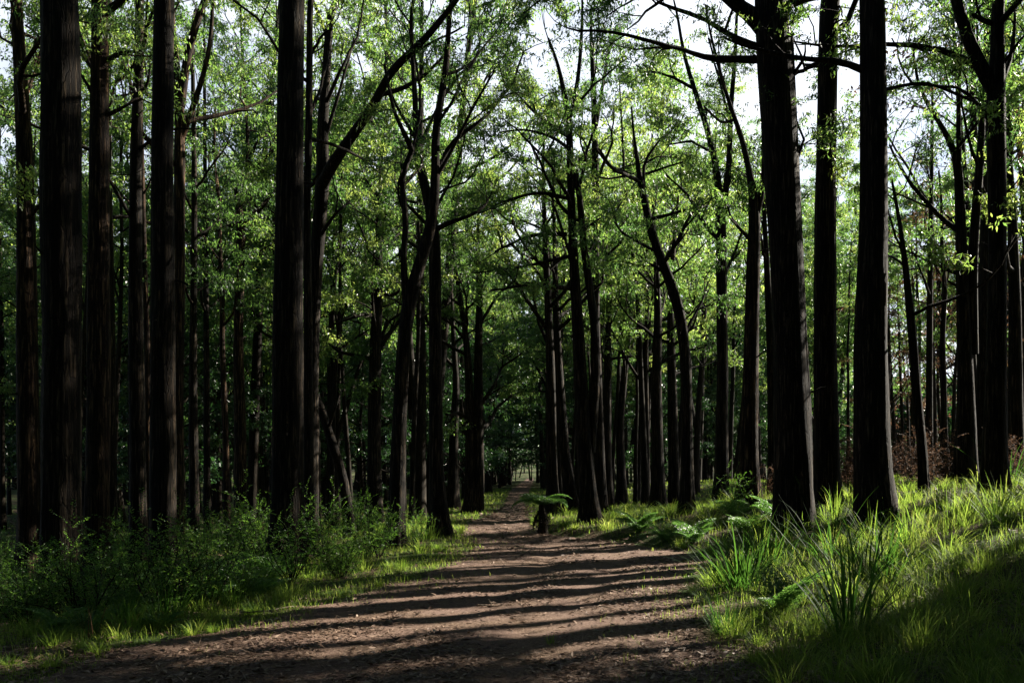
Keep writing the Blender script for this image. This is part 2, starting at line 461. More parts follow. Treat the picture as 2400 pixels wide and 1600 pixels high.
def auto_limbs(pts, rad, z0, z1, count, length, rise, rng, wander=.16):
    """limbs leaving the trunk between heights z0 and z1"""
    zz = np.linspace(z0, z1, count) + rng.normal(0, .35, count)
    o = np.argsort(pts[:, 2])
    p = np.stack([np.interp(zz, pts[o, 2], pts[o, k]) for k in range(3)], 1)
    r = np.interp(zz, pts[o, 2], rad[o])
    az = rng.random() * 6.28 + np.arange(count) * 2.4 + rng.normal(0, .4, count)
    f = np.clip((zz - z0) / max(.1, z1 - z0), 0, 1)
    el = rise[0] + (rise[1] - rise[0]) * f + rng.normal(0, .12, count)
    d = np.stack([np.cos(az) * np.cos(el), np.sin(az) * np.cos(el), np.sin(el)], 1)
    L = length * (.65 + .6 * rng.random(count)) * (1.1 - .5 * f)
    br = wander_branch(p, d, L, 8, wander, .07, rng)
    r0 = np.minimum(r * .55, .02 + L * .016)
    return [(br[i], np.linspace(r0[i], r0[i] * .25, 8)) for i in range(count)]

SPEC_NEAR = dict(sec=1.0, seclen=1.5, twigs=9, twiglen=.60, leaves=34, leaf=.10, asp=.27, spread=(.06, .06, .04), **{'from': .3})
SPEC_MID = dict(sec=1.4, seclen=1.6, twigs=9, twiglen=.72, leaves=38, leaf=.11, asp=.30, spread=(.07, .07, .05), **{'from': .28})
SPEC_AIRY = dict(sec=1.25, seclen=1.5, twigs=8, twiglen=.66, leaves=34, leaf=.105, asp=.28, spread=(.06, .06, .05), padded=.74, **{'from': .45})
SPEC_FAR = dict(sec=1.55, seclen=1.8, twigs=9, twiglen=.88, leaves=34, leaf=.14, asp=.38, spread=(.09, .09, .05), **{'from': .22})

def hero(label, spine, d=None, by=None, limbs=(), top=24, crown=None, red=False, nl=9, ll=3.6, spec=None, dead=False, group=None, flare=.7, strips=0, seed=0, bumpy=.09, stems=(), pull=0.0):
    """one photographed tree. spine: (px, py, width px) from the ground up; limbs: the same, leaving the trunk"""
    rng = np.random.default_rng(seed + int(spine[0][0] * 7))
    if d is None: d = ground_d(spine[0][0], by)
    bx = (spine[0][0] - CX) / F * d
    base = np.array([bx, d, float(height(bx, d)) - .1])
    root = empty('dead_tree' if dead else 'eucalyptus_tree', base, label, 'tree', group)
    bm = M_RED if red else M_BARK
    def to3(poly, wob, lean=0.0):
        pts, rad, dd = [], [], d
        for q, (x, y, w) in enumerate(poly):
            if q: dd -= lean / (len(poly) - 1)
            if q and wob: dd = dd + rng.normal(0, .022 * d)
            pts.append(P(x, y, dd)); rad.append(w / 2 / F * dd)
        return np.array(pts), np.array(rad)
    pts, rad = to3(spine, 0)
    pts[0] = base; 
    last = pts[-1]
    if spine[-1][1] <= 5:                       # trunk runs on above the picture
        z0 = last[2]; n = 6
        up = unit(pts[-1] - pts[-2]); up = unit(np.array([up[0] * .6, up[1] * .6 + rng.normal(0, .03), 1]))
        more = np.array([last + up * (top - z0) * t + np.array([rng.normal(0, .25), rng.normal(0, .25), 0]) for t in np.linspace(.17, 1, n)])
        pts = np.vstack([pts, more]); rad = np.concatenate([rad, rad[-1] * np.linspace(.9, .15, n)])
    wood = MB()
    k = 24 if d < 22 else 14
    tp, trad = trunk_tube(wood, pts, rad, rng, k, flare, .2 if d < 22 else .35, bumpy)
    # further stems of the same tree, then limbs
    leaf, twig = MB(), wood
    ll_all = []
    for st in stems:
        mb = MB(); a, b = to3(st, 0, pull)
        if st[-1][1] <= 5:
            a = np.vstack([a, a[-1] + unit(a[-1] - a[-2]) * 3 + rng.normal(0, .3, 3), a[-1] + unit(a[-1] - a[-2]) * 6 + rng.normal(0, .5, 3)]); b = np.concatenate([b, b[-1:] * .6, b[-1:] * .2])
        q, r = trunk_tube(mb, a, b, rng, 12, .0, .3)
        mb.build('stem', bm, root, origin=base); ll_all.append((q[len(q) // 2:], r[len(r) // 2:]))
    for lm in limbs:
        mb = MB(); a, b = to3(lm, 1)
        m = max(8, int(np.linalg.norm(np.diff(a, axis=0), axis=1).sum() / .3))
        q, r = resample(a, b, m)
        wob = np.cumsum(rng.normal(0, .035, q.shape), 0); wob -= np.linspace(0, 1, m)[:, None] * wob[-1]; q = q + wob * np.linspace(0, 1, m)[:, None]
        mb.tubes(q, r * (1 + rng.normal(0, .06, m)), 9)
        mb.build('limb', bm, root, origin=base); ll_all.append((q, r))
    sp = dict(spec or (SPEC_NEAR if d < 17 else SPEC_MID))
    if not dead:
        if crown is not None and nl:
            auto = auto_limbs(tp, trad, crown, tp[:, 2].max() - .3, nl, ll, (.35, 1.0), rng)
            for q, r in auto:
                twig.tubes(q, r, 6)
            ll_all += auto
        if ll_all:
            foliate(twig, leaf, ll_all, sp, rng)
            leaf.build('crown', M_LEAF, root, smooth=False, origin=base)
    wood.build('trunk', bm, root, origin=base)
    if d < 24 and tp[-1, 2] > 5:                 # broken stubs of shed branches
        for q in range(rng.integers(1, 4)):
            i = rng.integers(len(tp) // 10, len(tp) // 2); a0 = rng.random() * 6.28; L = .12 + .35 * rng.random()
            dv = np.array([[np.cos(a0), np.sin(a0), .15 + .5 * rng.random()]])
            mb = MB(); mb.tubes(wander_branch(tp[i][None] + dv * trad[i] * .8, dv, np.array([L]), 5, .2, 0, rng), np.linspace(.022, .010, 5)[None], 6)
            mb.build('branch_stub', bm, root, origin=base)
    for q in range(strips):                      # loose ribbons of bark
        mb = MB(); z = base[2] + .3 + rng.random() * 5
        i = int(np.argmin(np.abs(tp[:, 2] - z))); a0 = -1.2 + rng.random() * 1.6
        rr = trad[i] * 1.02; L = .5 + rng.random() * 1.0
        t = np.linspace(0, 1, 7)
        out = np.stack([np.sin(a0) * (rr + .14 * t**2), -np.cos(a0) * (rr + .14 * t**2), -t * L], 1) + tp[i]
        sd = np.array([np.cos(a0), np.sin(a0), 0]) * .018
        V = np.concatenate([out - sd, out + sd]); qd = np.array([[j, j + 1, j + 8, j + 7] for j in range(6)])
        mb.add(V, qd); mb.build('bark_strip', M_RED, root, origin=base)
    return root

exec_heroes = True
G = None
# --- left of the path, near
hero('slim red-barked tree at the left edge with pale peeling patches', [(72, 1270, 52), (66, 1000, 46), (64, 800, 45), (60, 400, 35), (44, 100, 26), (36, 0, 24)], d=17, red=True, crown=9, nl=8, ll=2.6, top=19,
     limbs=[[(58, 240, 10), (90, 150, 7), (105, 95, 5)], [(46, 75, 8), (100, 95, 6), (60, 60, 4)], [(52, 130, 8), (20, 90, 6), (-20, 70, 4)], [(64, 520, 10), (92, 490, 7), (98, 430, 4)]])
hero('thickest black trunk near the left edge, bare and straight with rough knobs', [(145, 1380, 92), (144, 1200, 86), (144, 800, 80), (143, 400, 83), (143, 220, 84), (140, 80, 78), (141, 0, 76)], d=11.5, crown=15, top=27, flare=.25, bumpy=.2)
hero('dark trunk with reddish sunlit right side, second right of the thickest black trunk', [(226, 1255, 52), (230, 1000, 50), (231, 800, 50), (232, 400, 43), (233, 250, 40), (236, 0, 34)], d=16, red=True, crown=10, top=24,
     limbs=[[(236, 190, 12), (205, 150, 9), (185, 120, 5)], [(248, 140, 12), (290, 128, 9), (315, 120, 5)], [(250, 270, 10), (300, 250, 7), (325, 230, 4)], [(216, 220, 9), (196, 180, 6), (182, 150, 4)]])
hero('plain dark trunk close behind the reddish sided trunk on the left', [(262, 1225, 27), (258, 900, 25), (256, 700, 23), (252, 400, 18), (254, 0, 12)], d=23, crown=9, top=20)
hero('slender dark trunk wrapped in leaf sprays between two wider black trunks', [(325, 1240, 40), (322, 1000, 34), (318, 800, 33), (318, 400, 26), (327, 100, 20), (328, 0, 18)], d=18, crown=7.5, nl=12, ll=2.2, top=20,
     limbs=[[(322, 230, 9), (345, 200, 6), (352, 150, 4)], [(320, 140, 8), (280, 190, 6), (255, 200, 4)]])
hero('thin pale-edged trunk catching sun just left of a black trunk', [(349, 1235, 14), (347, 1000, 14), (345, 800, 13), (338, 600, 12), (332, 300, 8), (330, 100, 5)], d=22, red=True, crown=6, nl=8, ll=2.0)
hero('straight black trunk standing in the green shrubs, third widest on the left', [(382, 1275, 62), (382, 1100, 57), (382, 800, 54), (380, 400, 47), (384, 0, 44)], d=14, crown=14, top=26, strips=3, flare=.15)
hero('dark trunk forking high with a reddish stem leaning right', [(414, 1225, 30), (416, 900, 27), (420, 700, 25), (421, 400, 25), (422, 240, 22), (408, 100, 14), (400, 0, 11)], d=20, red=True, crown=9, nl=10, top=18,
     stems=[[(424, 250, 20), (440, 120, 18), (462, 50, 16), (478, 0, 15)], [(424, 330, 14), (470, 200, 12), (492, 120, 10), (500, 0, 7)]])
hero('narrow dark trunk with twiggy foliage, left of two very thin stems', [(456, 1222, 25), (452, 900, 19), (454, 700, 15), (456, 400, 12), (452, 200, 9), (450, 0, 6)], d=24, crown=6.5, nl=14, ll=2.3, top=15)
hero('very thin dark stem in the left stand, upper half hidden in leaves', [(486, 1212, 16), (484, 900, 14), (482, 600, 11), (480, 300, 8), (478, 0, 5)], d=28, crown=7, nl=12, ll=2.4, top=18)
hero('thin wavy stem with a bright sunlit right edge', [(534, 1205, 18), (528, 1000, 15), (520, 800, 13), (522, 650, 11), (512, 580, 10), (518, 480, 8), (500, 380, 6), (505, 250, 4)], d=25, red=True, crown=6.5, nl=9, ll=2.0)
hero('sunlit pale orange trunk with forked crown and a broken stub', [(565, 1190, 30), (562, 950, 27), (558, 800, 23), (562, 620, 22), (566, 520, 20), (560, 480, 13), (552, 440, 8)], d=27, red=True, nl=0, ll=2.2,
     limbs=[[(570, 520, 14), (610, 490, 11), (640, 455, 7), (665, 430, 4)], [(572, 450, 11), (590, 400, 10), (640, 350, 7), (690, 330, 4)], [(560, 480, 8), (540, 540, 6), (520, 500, 4)], [(576, 440, 9), (580, 300, 6), (575, 220, 4)], [(565, 606, 10), (585, 600, 9), (592, 604, 8)], [(574, 400, 8), (610, 320, 6), (632, 280, 3)]])
hero('big fibrous-barked trunk standing alone at the path edge in left shrubs', [(672, 1332, 92), (674, 1270, 80), (675, 1150, 72), (675, 800, 70), (679, 400, 60), (684, 0, 54)], by=1330, crown=12.5, top=27, strips=4, flare=.28)
hero('dark stem hidden behind the big fibrous-barked trunk, branching on its right', [(724, 1195, 26), (722, 900, 22), (722, 700, 19), (718, 500, 18), (724, 300, 16), (726, 0, 14)], d=18.5, crown=9.5, top=20, nl=7,
     limbs=[[(724, 270, 10), (745, 235, 8), (760, 190, 6), (770, 120, 4)], [(722, 150, 9), (735, 110, 7), (775, 70, 5)], [(718, 440, 8), (735, 430, 7), (745, 410, 5)]])
hero('leaning forked tree whose long right limb sweeps across the gap of sky', [(728, 1198, 38), (730, 1000, 34), (731, 800, 32), (742, 600, 31), (757, 420, 32), (755, 300, 26), (766, 150, 20), (775, 0, 16)], d=21.5, nl=4, crown=11.5, top=17, pull=5.5, spec=SPEC_AIRY,
     stems=[[(752, 440, 28), (775, 390, 27), (806, 345, 25), (850, 285, 22), (890, 225, 20), (905, 175, 18), (950, 135, 17), (1010, 80, 15), (1050, 25, 13), (1070, 0, 12)]],
     limbs=[[(892, 222, 12), (940, 210, 10), (1000, 170, 8), (1060, 110, 5)], [(760, 330, 10), (800, 200, 7), (830, 90, 4)], [(870, 250, 6), (876, 275, 6), (877, 292, 4)], [(760, 250, 9), (800, 160, 8), (840, 80, 6), (852, 0, 4)], [(745, 560, 9), (790, 500, 6), (820, 470, 4)], [(950, 135, 8), (1000, 110, 6), (1090, 60, 4)]])
hero('dead bare trunk leaning left against its neighbours above the shrubs', [(822, 1192, 24), (806, 1130, 24), (780, 1040, 22), (756, 970, 20), (735, 905, 12)], d=22, nl=0, dead=True, limbs=[[(770, 1000, 8), (790, 950, 5), (800, 920, 2)]])
# --- centre
hero('straight dark tree with low side branches between sweeping tree and Y-forked tree', [(876, 1206, 36), (877, 1000, 31), (880, 800, 28), (888, 650, 22), (886, 560, 16), (890, 450, 10), (892, 380, 5)], d=29, crown=5.0, nl=12, ll=3.4,
     limbs=[[(882, 740, 10), (850, 735, 8), (800, 750, 6), (760, 770, 4)], [(890, 690, 9), (930, 690, 7), (950, 655, 4)], [(884, 820, 9), (910, 760, 7), (940, 735, 5)]])
hero('Y-forked tree with wavy left stem rising from shrubs by the path', [(927, 1290, 36), (932, 1100, 36), (938, 950, 33), (946, 800, 30), (956, 720, 32), (975, 640, 28), (996, 587, 26), (1015, 510, 25), (1022, 408, 20), (1018, 306, 18), (1045, 178, 15), (1055, 0, 9)], d=17.5, nl=5, crown=10.5, ll=3.2, top=16, spec=SPEC_AIRY,
     stems=[[(954, 715, 22), (946, 640, 16), (946, 590, 15), (953, 500, 14), (937, 430, 14), (950, 385, 14), (966, 352, 12)]],
     limbs=[[(966, 352, 12), (948, 310, 11), (930, 270, 9), (922, 215, 7), (900, 150, 5)], [(1022, 408, 12), (1050, 350, 11), (1085, 312, 10), (1152, 270, 8), (1203, 204, 6), (1228, 120, 4)], [(1020, 420, 10), (1070, 335, 8), (1120, 230, 6), (1160, 165, 4)], [(1018, 300, 9), (1060, 240, 7), (1120, 120, 4)], [(966, 352, 8), (990, 250, 7), (975, 150, 5), (955, 60, 3)], [(953, 500, 7), (930, 470, 5), (935, 410, 4), (940, 350, 3)]])
hero('straight trunk with flared foot at the left grass edge of the path', [(1032, 1258, 48), (1026, 1180, 38), (1022, 1100, 34), (1021, 900, 31), (1020, 700, 29), (1020, 560, 28), (1008, 480, 24), (985, 400, 20), (976, 335, 18), (974, 250, 13), (966, 120, 10), (960, 0, 8)], by=1258, nl=5, crown=11, ll=3.4, top=17, spec=SPEC_AIRY,
     limbs=[[(1018, 540, 13), (1060, 515, 11), (1106, 505, 8), (1140, 480, 5), (1165, 420, 3)], [(1018, 545, 10), (985, 510, 9), (962, 490, 7), (940, 440, 5)], [(980, 350, 11), (1000, 310, 9), (1050, 215, 7), (1120, 130, 4)], [(976, 330, 9), (940, 270, 8), (918, 220, 5), (905, 120, 3)], [(1014, 500, 8), (1060, 420, 6), (1080, 360, 4), (1110, 250, 3)], [(1010, 470, 7), (1040, 440, 5), (1095, 430, 4), (1140, 350, 3)]])
hero('tall pair of slim stems sharing one foot, left of the narrow path', [(1104, 1204, 34), (1102, 1150, 26), (1102, 1000, 23), (1098, 850, 17), (1086, 740, 13), (1070, 650, 9), (1060, 560, 6)], by=1203, nl=7, crown=6, ll=3.6,
     stems=[[(1122, 1200, 26), (1122, 1050, 25), (1121, 850, 20), (1124, 700, 15), (1118, 600, 10), (1122, 500, 6), (1126, 420, 4)]],
     limbs=[[(1126, 1010, 11), (1150, 985, 9), (1165, 950, 7), (1200, 925, 5)], [(1126, 950, 10), (1160, 900, 8), (1178, 860, 6), (1220, 830, 4)], [(1098, 980, 10), (1070, 965, 9), (1045, 970, 6)], [(1124, 760, 8), (1160, 700, 6), (1200, 660, 4)], [(1092, 800, 8), (1060, 760, 6), (1030, 740, 4)]])
hero('short dark clump of trunks behind the flared straight trunk, left side', [(1062, 1194, 28), (1062, 1100, 23), (1064, 1000, 20), (1070, 900, 15), (1062, 780, 11), (1056, 640, 7), (1060, 520, 4)], by=1193, nl=10, crown=6, ll=3)
hero('thin straight sapling on the sunny grass left of the flared trunk', [(966, 1216, 14), (967, 1100, 12), (972, 950, 12), (980, 800, 10), (984, 650, 7), (982, 520, 4)], d=27, nl=8, crown=6.5, ll=2.4)
hero('straight trunk beside the tree fern, right of the narrow path', [(1296, 1212, 32), (1294, 1120, 25), (1292, 1000, 24), (1290, 850, 21), (1284, 700, 17), (1278, 560, 13), (1272, 420, 8), (1276, 300, 5)], by=1208, nl=14, crown=6.5, ll=4.2, spec=SPEC_MID)
hero('trunk leaning left behind the tree fern trunk, with wide foot', [(1342, 1201, 36), (1332, 1130, 28), (1322, 1050, 25), (1314, 950, 23), (1308, 850, 20), (1302, 700, 15), (1300, 560, 10), (1296, 450, 5)], by=1201, nl=12, crown=6, ll=3.8)
hero('tall twin-stemmed tree right of the tree fern, stems joining low', [(1382, 1224, 50), (1378, 1140, 40), (1370, 1050, 37), (1362, 900, 32), (1354, 760, 27), (1345, 620, 22), (1339, 480, 18), (1336, 360, 17), (1333, 270, 15), (1318, 200, 11), (1310, 153, 8), (1285, 90, 5)], by=1223, nl=3, crown=9, ll=3,
     stems=[[(1385, 1060, 20), (1396, 900, 22), (1394, 760, 20), (1366, 560, 16), (1359, 459, 14), (1348, 398, 13)], [(1334, 280, 11), (1350, 220, 10), (1360, 140, 9), (1364, 60, 7), (1366, 0, 5)]],
     limbs=[[(1330, 465, 10), (1290, 455, 9), (1250, 450, 7), (1190, 470, 5), (1120, 500, 3)], [(1328, 550, 11), (1280, 545, 9), (1220, 560, 7), (1160, 590, 4)], [(1330, 320, 9), (1270, 280, 7), (1220, 225, 5), (1180, 200, 3)], [(1340, 675, 11), (1290, 670, 9), (1230, 665, 7), (1150, 680, 4)], [(1330, 500, 9), (1300, 470, 8), (1280, 400, 6), (1240, 330, 4)], [(1350, 640, 8), (1320, 550, 7), (1300, 470, 5), (1270, 440, 3)], [(1334, 350, 8), (1300, 320, 7), (1240, 300, 5), (1170, 310, 3)], [(1360, 430, 9), (1380, 340, 7), (1400, 290, 4)], [(1336, 600, 9), (1260, 620, 7), (1200, 640, 5), (1110, 640, 3)]])
hero('slim very straight stem rising just right of the twin-stemmed tree', [(1410, 1212, 28), (1404, 1000, 22), (1396, 800, 20), (1395, 600, 19), (1396, 450, 17), (1394, 300, 15), (1388, 130, 10), (1384, 60, 7), (1382, 0, 5)], d=27, nl=3, crown=11, ll=2.2, top=17.5,
     limbs=[[(1397, 300, 9), (1412, 200, 7), (1428, 110, 5), (1430, 60, 3)], [(1398, 630, 9), (1420, 600, 7), (1460, 560, 4)], [(1400, 350, 8), (1430, 392, 8), (1470, 400, 6), (1500, 420, 5)]])
hero('curved tree arching left with a wide fork, right of the path', [(1612, 1200, 30), (1610, 1000, 26), (1608, 850, 25), (1596, 740, 24), (1575, 670, 23), (1547, 600, 21), (1524, 540, 20), (1514, 480, 17), (1500, 430, 15), (1496, 385, 11), (1486, 330, 7), (1480, 250, 4)], by=1200, nl=0,
     limbs=[[(1498, 425, 10), (1460, 405, 9), (1430, 390, 7), (1405, 350, 5)], [(1520, 515, 9), (1560, 505, 8), (1620, 490, 6), (1660, 480, 4)], [(1556, 615, 11), (1580, 580, 9), (1610, 520, 7), (1640, 470, 5)], [(1510, 440, 8), (1508, 380, 7), (1540, 330, 5), (1580, 300, 3)], [(1498, 410, 7), (1530, 405, 6), (1600, 380, 4)], [(1540, 590, 8), (1480, 560, 6), (1440, 520, 4)], [(1580, 680, 7), (1560, 640, 6), (1500, 600, 4)], [(1604, 780, 8), (1640, 720, 6), (1660, 660, 4)]])
for args in [('dark trunk first right of the twin-stemmed tree in the tight row', [(1424, 1197, 26), (1422, 1000, 21), (1424, 800, 16), (1430, 650, 11), (1436, 500, 6)], 33),
             ('leaning thin trunk in the tight row right of the twin-stemmed tree', [(1458, 1192, 24), (1452, 1000, 19), (1466, 850, 15), (1480, 720, 12), (1476, 600, 8), (1490, 480, 5)], 35),
             ('thin dark stem left of two wider trunks in the row before the curved tree', [(1514, 1196, 18), (1514, 1000, 16), (1512, 850, 13), (1518, 700, 9), (1516, 560, 5)], 33),
             ('wider dark trunk standing just left of the curved tree foot', [(1543, 1203, 32), (1541, 1050, 27), (1538, 900, 24), (1542, 750, 18), (1538, 600, 12), (1530, 480, 6)], 29),
             ('dark trunk right beside the foot of the curved tree', [(1582, 1198, 26), (1577, 1000, 24), (1574, 850, 20), (1570, 700, 15), (1580, 560, 9), (1590, 460, 5)], 31)]:
    hero(args[0], args[1], d=args[2], nl=12, crown=5.5, ll=2.8)
# --- right of the path
hero('tall trunk with V fork, left of the sunlit-edge trunk on the right', [(1690, 1188, 34), (1692, 1000, 29), (1694, 850, 26), (1691, 650, 25), (1690, 520, 25), (1684, 430, 17), (1674, 355, 14), (1650, 280, 12), (1622, 190, 10), (1600, 130, 8), (1585, 0, 5)], d=24, nl=3, crown=9.5, ll=2.6, top=16,
     stems=[[(1692, 500, 18), (1709, 400, 14), (1712, 255, 12), (1722, 153, 10), (1728, 0, 6)]],
     limbs=[[(1684, 560, 10), (1650, 530, 9), (1625, 480, 7), (1590, 430, 5), (1560, 410, 3)], [(1712, 300, 8), (1690, 200, 6), (1660, 90, 4)], [(1628, 210, 7), (1570, 180, 6), (1500, 170, 4)], [(1676, 360, 7), (1620, 330, 6), (1560, 340, 4)], [(1700, 640, 8), (1725, 590, 6), (1740, 540, 4)]])
hero('trunk with bright sunlit right edge, left of the widest right trunk', [(1757, 1182, 48), (1756, 1050, 40), (1760, 850, 34), (1764, 650, 31), (1770, 500, 25), (1764, 440, 18), (1752, 380, 13), (1738, 316, 12), (1718, 270, 10), (1690, 180, 8), (1660, 60, 5), (1650, 0, 4)], d=20, red=True, nl=3, crown=9, ll=2.6, top=13,
     stems=[[(1774, 500, 16), (1790, 430, 16), (1796, 330, 13), (1800, 200, 9), (1790, 80, 6)]],
     limbs=[[(1722, 280, 8), (1690, 290, 6), (1650, 250, 4)], [(1756, 560, 9), (1720, 520, 7), (1700, 470, 4)]])
hero('thin brown stem between the sunlit-edge trunk and the widest right trunk', [(1812, 1180, 24), (1810, 1000, 22), (1806, 800, 18), (1797, 620, 14), (1790, 480, 9), (1786, 340, 5)], d=25, nl=8, crown=8, ll=2.2)
hero('widest dark trunk on the right, leaning left with a fused second stem', [(1862, 1196, 96), (1860, 1120, 86), (1856, 950, 78), (1850, 800, 70), (1838, 510, 74), (1824, 255, 78), (1812, 100, 76), (1806, 0, 74)], d=16, nl=7, crown=11, ll=4, top=26, flare=.2, strips=3,
     stems=[[(1888, 1190, 36), (1884, 950, 34), (1878, 800, 28), (1866, 510, 26), (1854, 255, 26), (1846, 80, 26)]],
     limbs=[[(1790, 70, 38), (1755, 30, 34), (1715, 0, 30), (1650, -60, 24)], [(1790, 115, 14), (1730, 95, 14), (1690, 65, 12), (1600, 25, 9), (1540, 5, 6)], [(1800, 140, 18), (1730, 140, 17), (1665, 138, 14), (1620, 125, 10), (1560, 112, 9), (1430, 78, 7), (1330, 66, 4)], [(1860, 350, 7), (1868, 345, 6), (1880, 338, 5)], [(1796, 40, 12), (1700, -20, 10), (1600, -50, 7), (1480, 0, 5), (1420, 40, 3)], [(1798, -40, 22), (1650, -130, 16), (1450, -110, 10), (1290, -20, 6), (1220, 40, 3)], [(1800, -90, 18), (1640, -60, 12), (1520, 20, 6), (1470, 70, 3)]])
smooth_root = hero('smooth dark trunk in the middle of the three thick right trunks', [(1940, 1195, 66), (1937, 1100, 58), (1933, 800, 50), (1934, 510, 47), (1938, 250, 44), (1942, 0, 42)], d=17, nl=8, crown=10.5, top=24, flare=.25,
     limbs=[[(1925, 150, 14), (1890, 160, 11), (1862, 175, 8)], [(1950, 60, 7), (1975, 75, 6), (1990, 110, 4)], [(1945, 20, 6), (1965, 15, 5), (1975, 40, 3)]])
hero('thick black trunk with the widest flared foot, rightmost of the three', [(2056, 1188, 98), (2046, 1100, 84), (2042, 1000, 76), (2038, 800, 70), (2048, 510, 62), (2047, 250, 58), (2045, 0, 54)], d=15, nl=8, crown=12, top=27, flare=.3,
     limbs=[[(2025, 165, 17), (1985, 148, 15), (1940, 136, 13), (1870, 137, 11), (1780, 118, 8), (1700, 90, 5)], [(2065, 212, 9), (2110, 205, 8), (2160, 190, 7), (2250, 215, 6), (2290, 240, 5)]])
hero('slim trunk leaning slightly left among brown shrubs, right side', [(2168, 1163, 20), (2162, 1050, 19), (2150, 950, 21), (2140, 800, 19), (2130, 700, 17), (2120, 600, 12), (2105, 500, 8), (2090, 420, 5)], by=1160, nl=5, crown=5, ll=2.6)
hero('very straight thin dark pole-like trunk right of the leaning slim one', [(2178, 1150, 17), (2178, 900, 14), (2179, 700, 13), (2182, 500, 10), (2184, 350, 8), (2186, 200, 5)], d=25, nl=4, crown=6.5, ll=2.2,
     limbs=[[(2179, 480, 6), (2130, 400, 5), (2085, 330, 4), (2060, 280, 3)], [(2180, 560, 6), (2230, 520, 4), (2260, 480, 3)]])
hero('thin twisted stem with short crooked branches before the double trunk', [(2214, 1148, 16), (2212, 900, 13), (2208, 780, 12), (2216, 680, 11), (2206, 580, 9), (2208, 480, 6), (2200, 400, 4)], d=26, nl=4, crown=5.5, ll=2.0)
hero('double-stemmed tree with long bare branches reaching left over brown shrubs', [(2264, 1142, 46), (2264, 1000, 40), (2262, 850, 32), (2256, 700, 27), (2251, 510, 22), (2246, 380, 18), (2232, 340, 14), (2210, 300, 11), (2178, 250, 9), (2152, 212, 7), (2140, 120, 5)], d=19, nl=3, crown=7, ll=2.4,
     stems=[[(2280, 830, 24), (2278, 640, 22), (2286, 510, 20), (2295, 400, 18), (2302, 290, 14), (2300, 180, 10), (2290, 60, 6)], [(2248, 380, 12), (2246, 280, 10), (2250, 160, 7), (2258, 40, 4)]],
     limbs=[[(2245, 540, 12), (2210, 515, 10), (2170, 470, 9), (2120, 400, 7), (2085, 340, 5)], [(2282, 520, 9), (2320, 430, 7), (2345, 330, 4)], [(2295, 400, 7), (2270, 310, 6), (2255, 220, 4)], [(2160, 225, 6), (2120, 170, 5), (2090, 90, 3)]])
hero('thick dark tree near the right edge with a big V fork at the top', [(2334, 1158, 62), (2332, 1080, 50), (2335, 900, 44), (2338, 600, 38), (2336, 420, 38), (2332, 250, 40), (2338, 120, 30), (2336, 0, 26)], by=1157, nl=6, crown=9, ll=3.2, top=17, flare=.3,
     stems=[[(2326, 210, 30), (2300, 160, 30), (2275, 110, 28), (2254, 50, 25), (2240, 0, 22)]],
     limbs=[[(2344, 210, 12), (2372, 130, 10), (2382, 60, 7), (2384, 0, 5)], [(2326, 55, 12), (2300, 45, 11), (2280, 35, 8)], [(2330, 300, 11), (2296, 250, 9), (2250, 210, 7), (2190, 200, 5), (2140, 200, 3)], [(2346, 160, 9), (2390, 90, 6), (2420, 40, 4)]])
hero('dark trunk cut by the right edge of the photo', [(2382, 1150, 34), (2380, 900, 30), (2378, 700, 26), (2372, 500, 20), (2362, 330, 13), (2368, 200, 8), (2380, 60, 5)], d=21, nl=8, crown=7, ll=2.6, limbs=[[(2374, 360, 8), (2395, 345, 7), (2430, 330, 5)]])

# the spray of bright yellow-green leaves hanging in front of the smooth middle trunk
rng = np.random.default_rng(71)
b0 = smooth_root.location
for pl in ([(1950, 60, 5), (1978, 40, 4), (1990, 60, 3), (1985, 100, 2), (1975, 150, 1)], [(1950, 60, 4), (1970, 20, 3), (1965, 45, 2), (1960, 70, 1)], [(1978, 45, 3), (2005, 80, 2), (2010, 130, 1)], [(1880, 10, 3), (1862, 50, 2), (1838, 100, 1)]):
    wd, lv = MB(), MB()
    a = np.array([P(x, y, 16.2) for x, y, _ in pl]); q, r = resample(a, np.array([w / 2 / F * 16.2 for _, _, w in pl]), 12)
    wd.tubes(q, r, 4)
    m = 26; c, tg = along(q, .3 + .7 * rng.random(m))
    lv.leaves(c + rng.normal(0, .05, c.shape), rng.normal(0, .55, c.shape) + [0, 0, -1], .09 + .08 * rng.random(m), .034, rng, .85 + .15 * rng.random(m))
    sp = lv.build('leaf_spray', M_LEAF, smooth_root, smooth=False, origin=b0); sp['label'] = 'spray of bright yellow-green hanging leaves'
    wd.build('twig', M_FAR, sp, origin=b0)

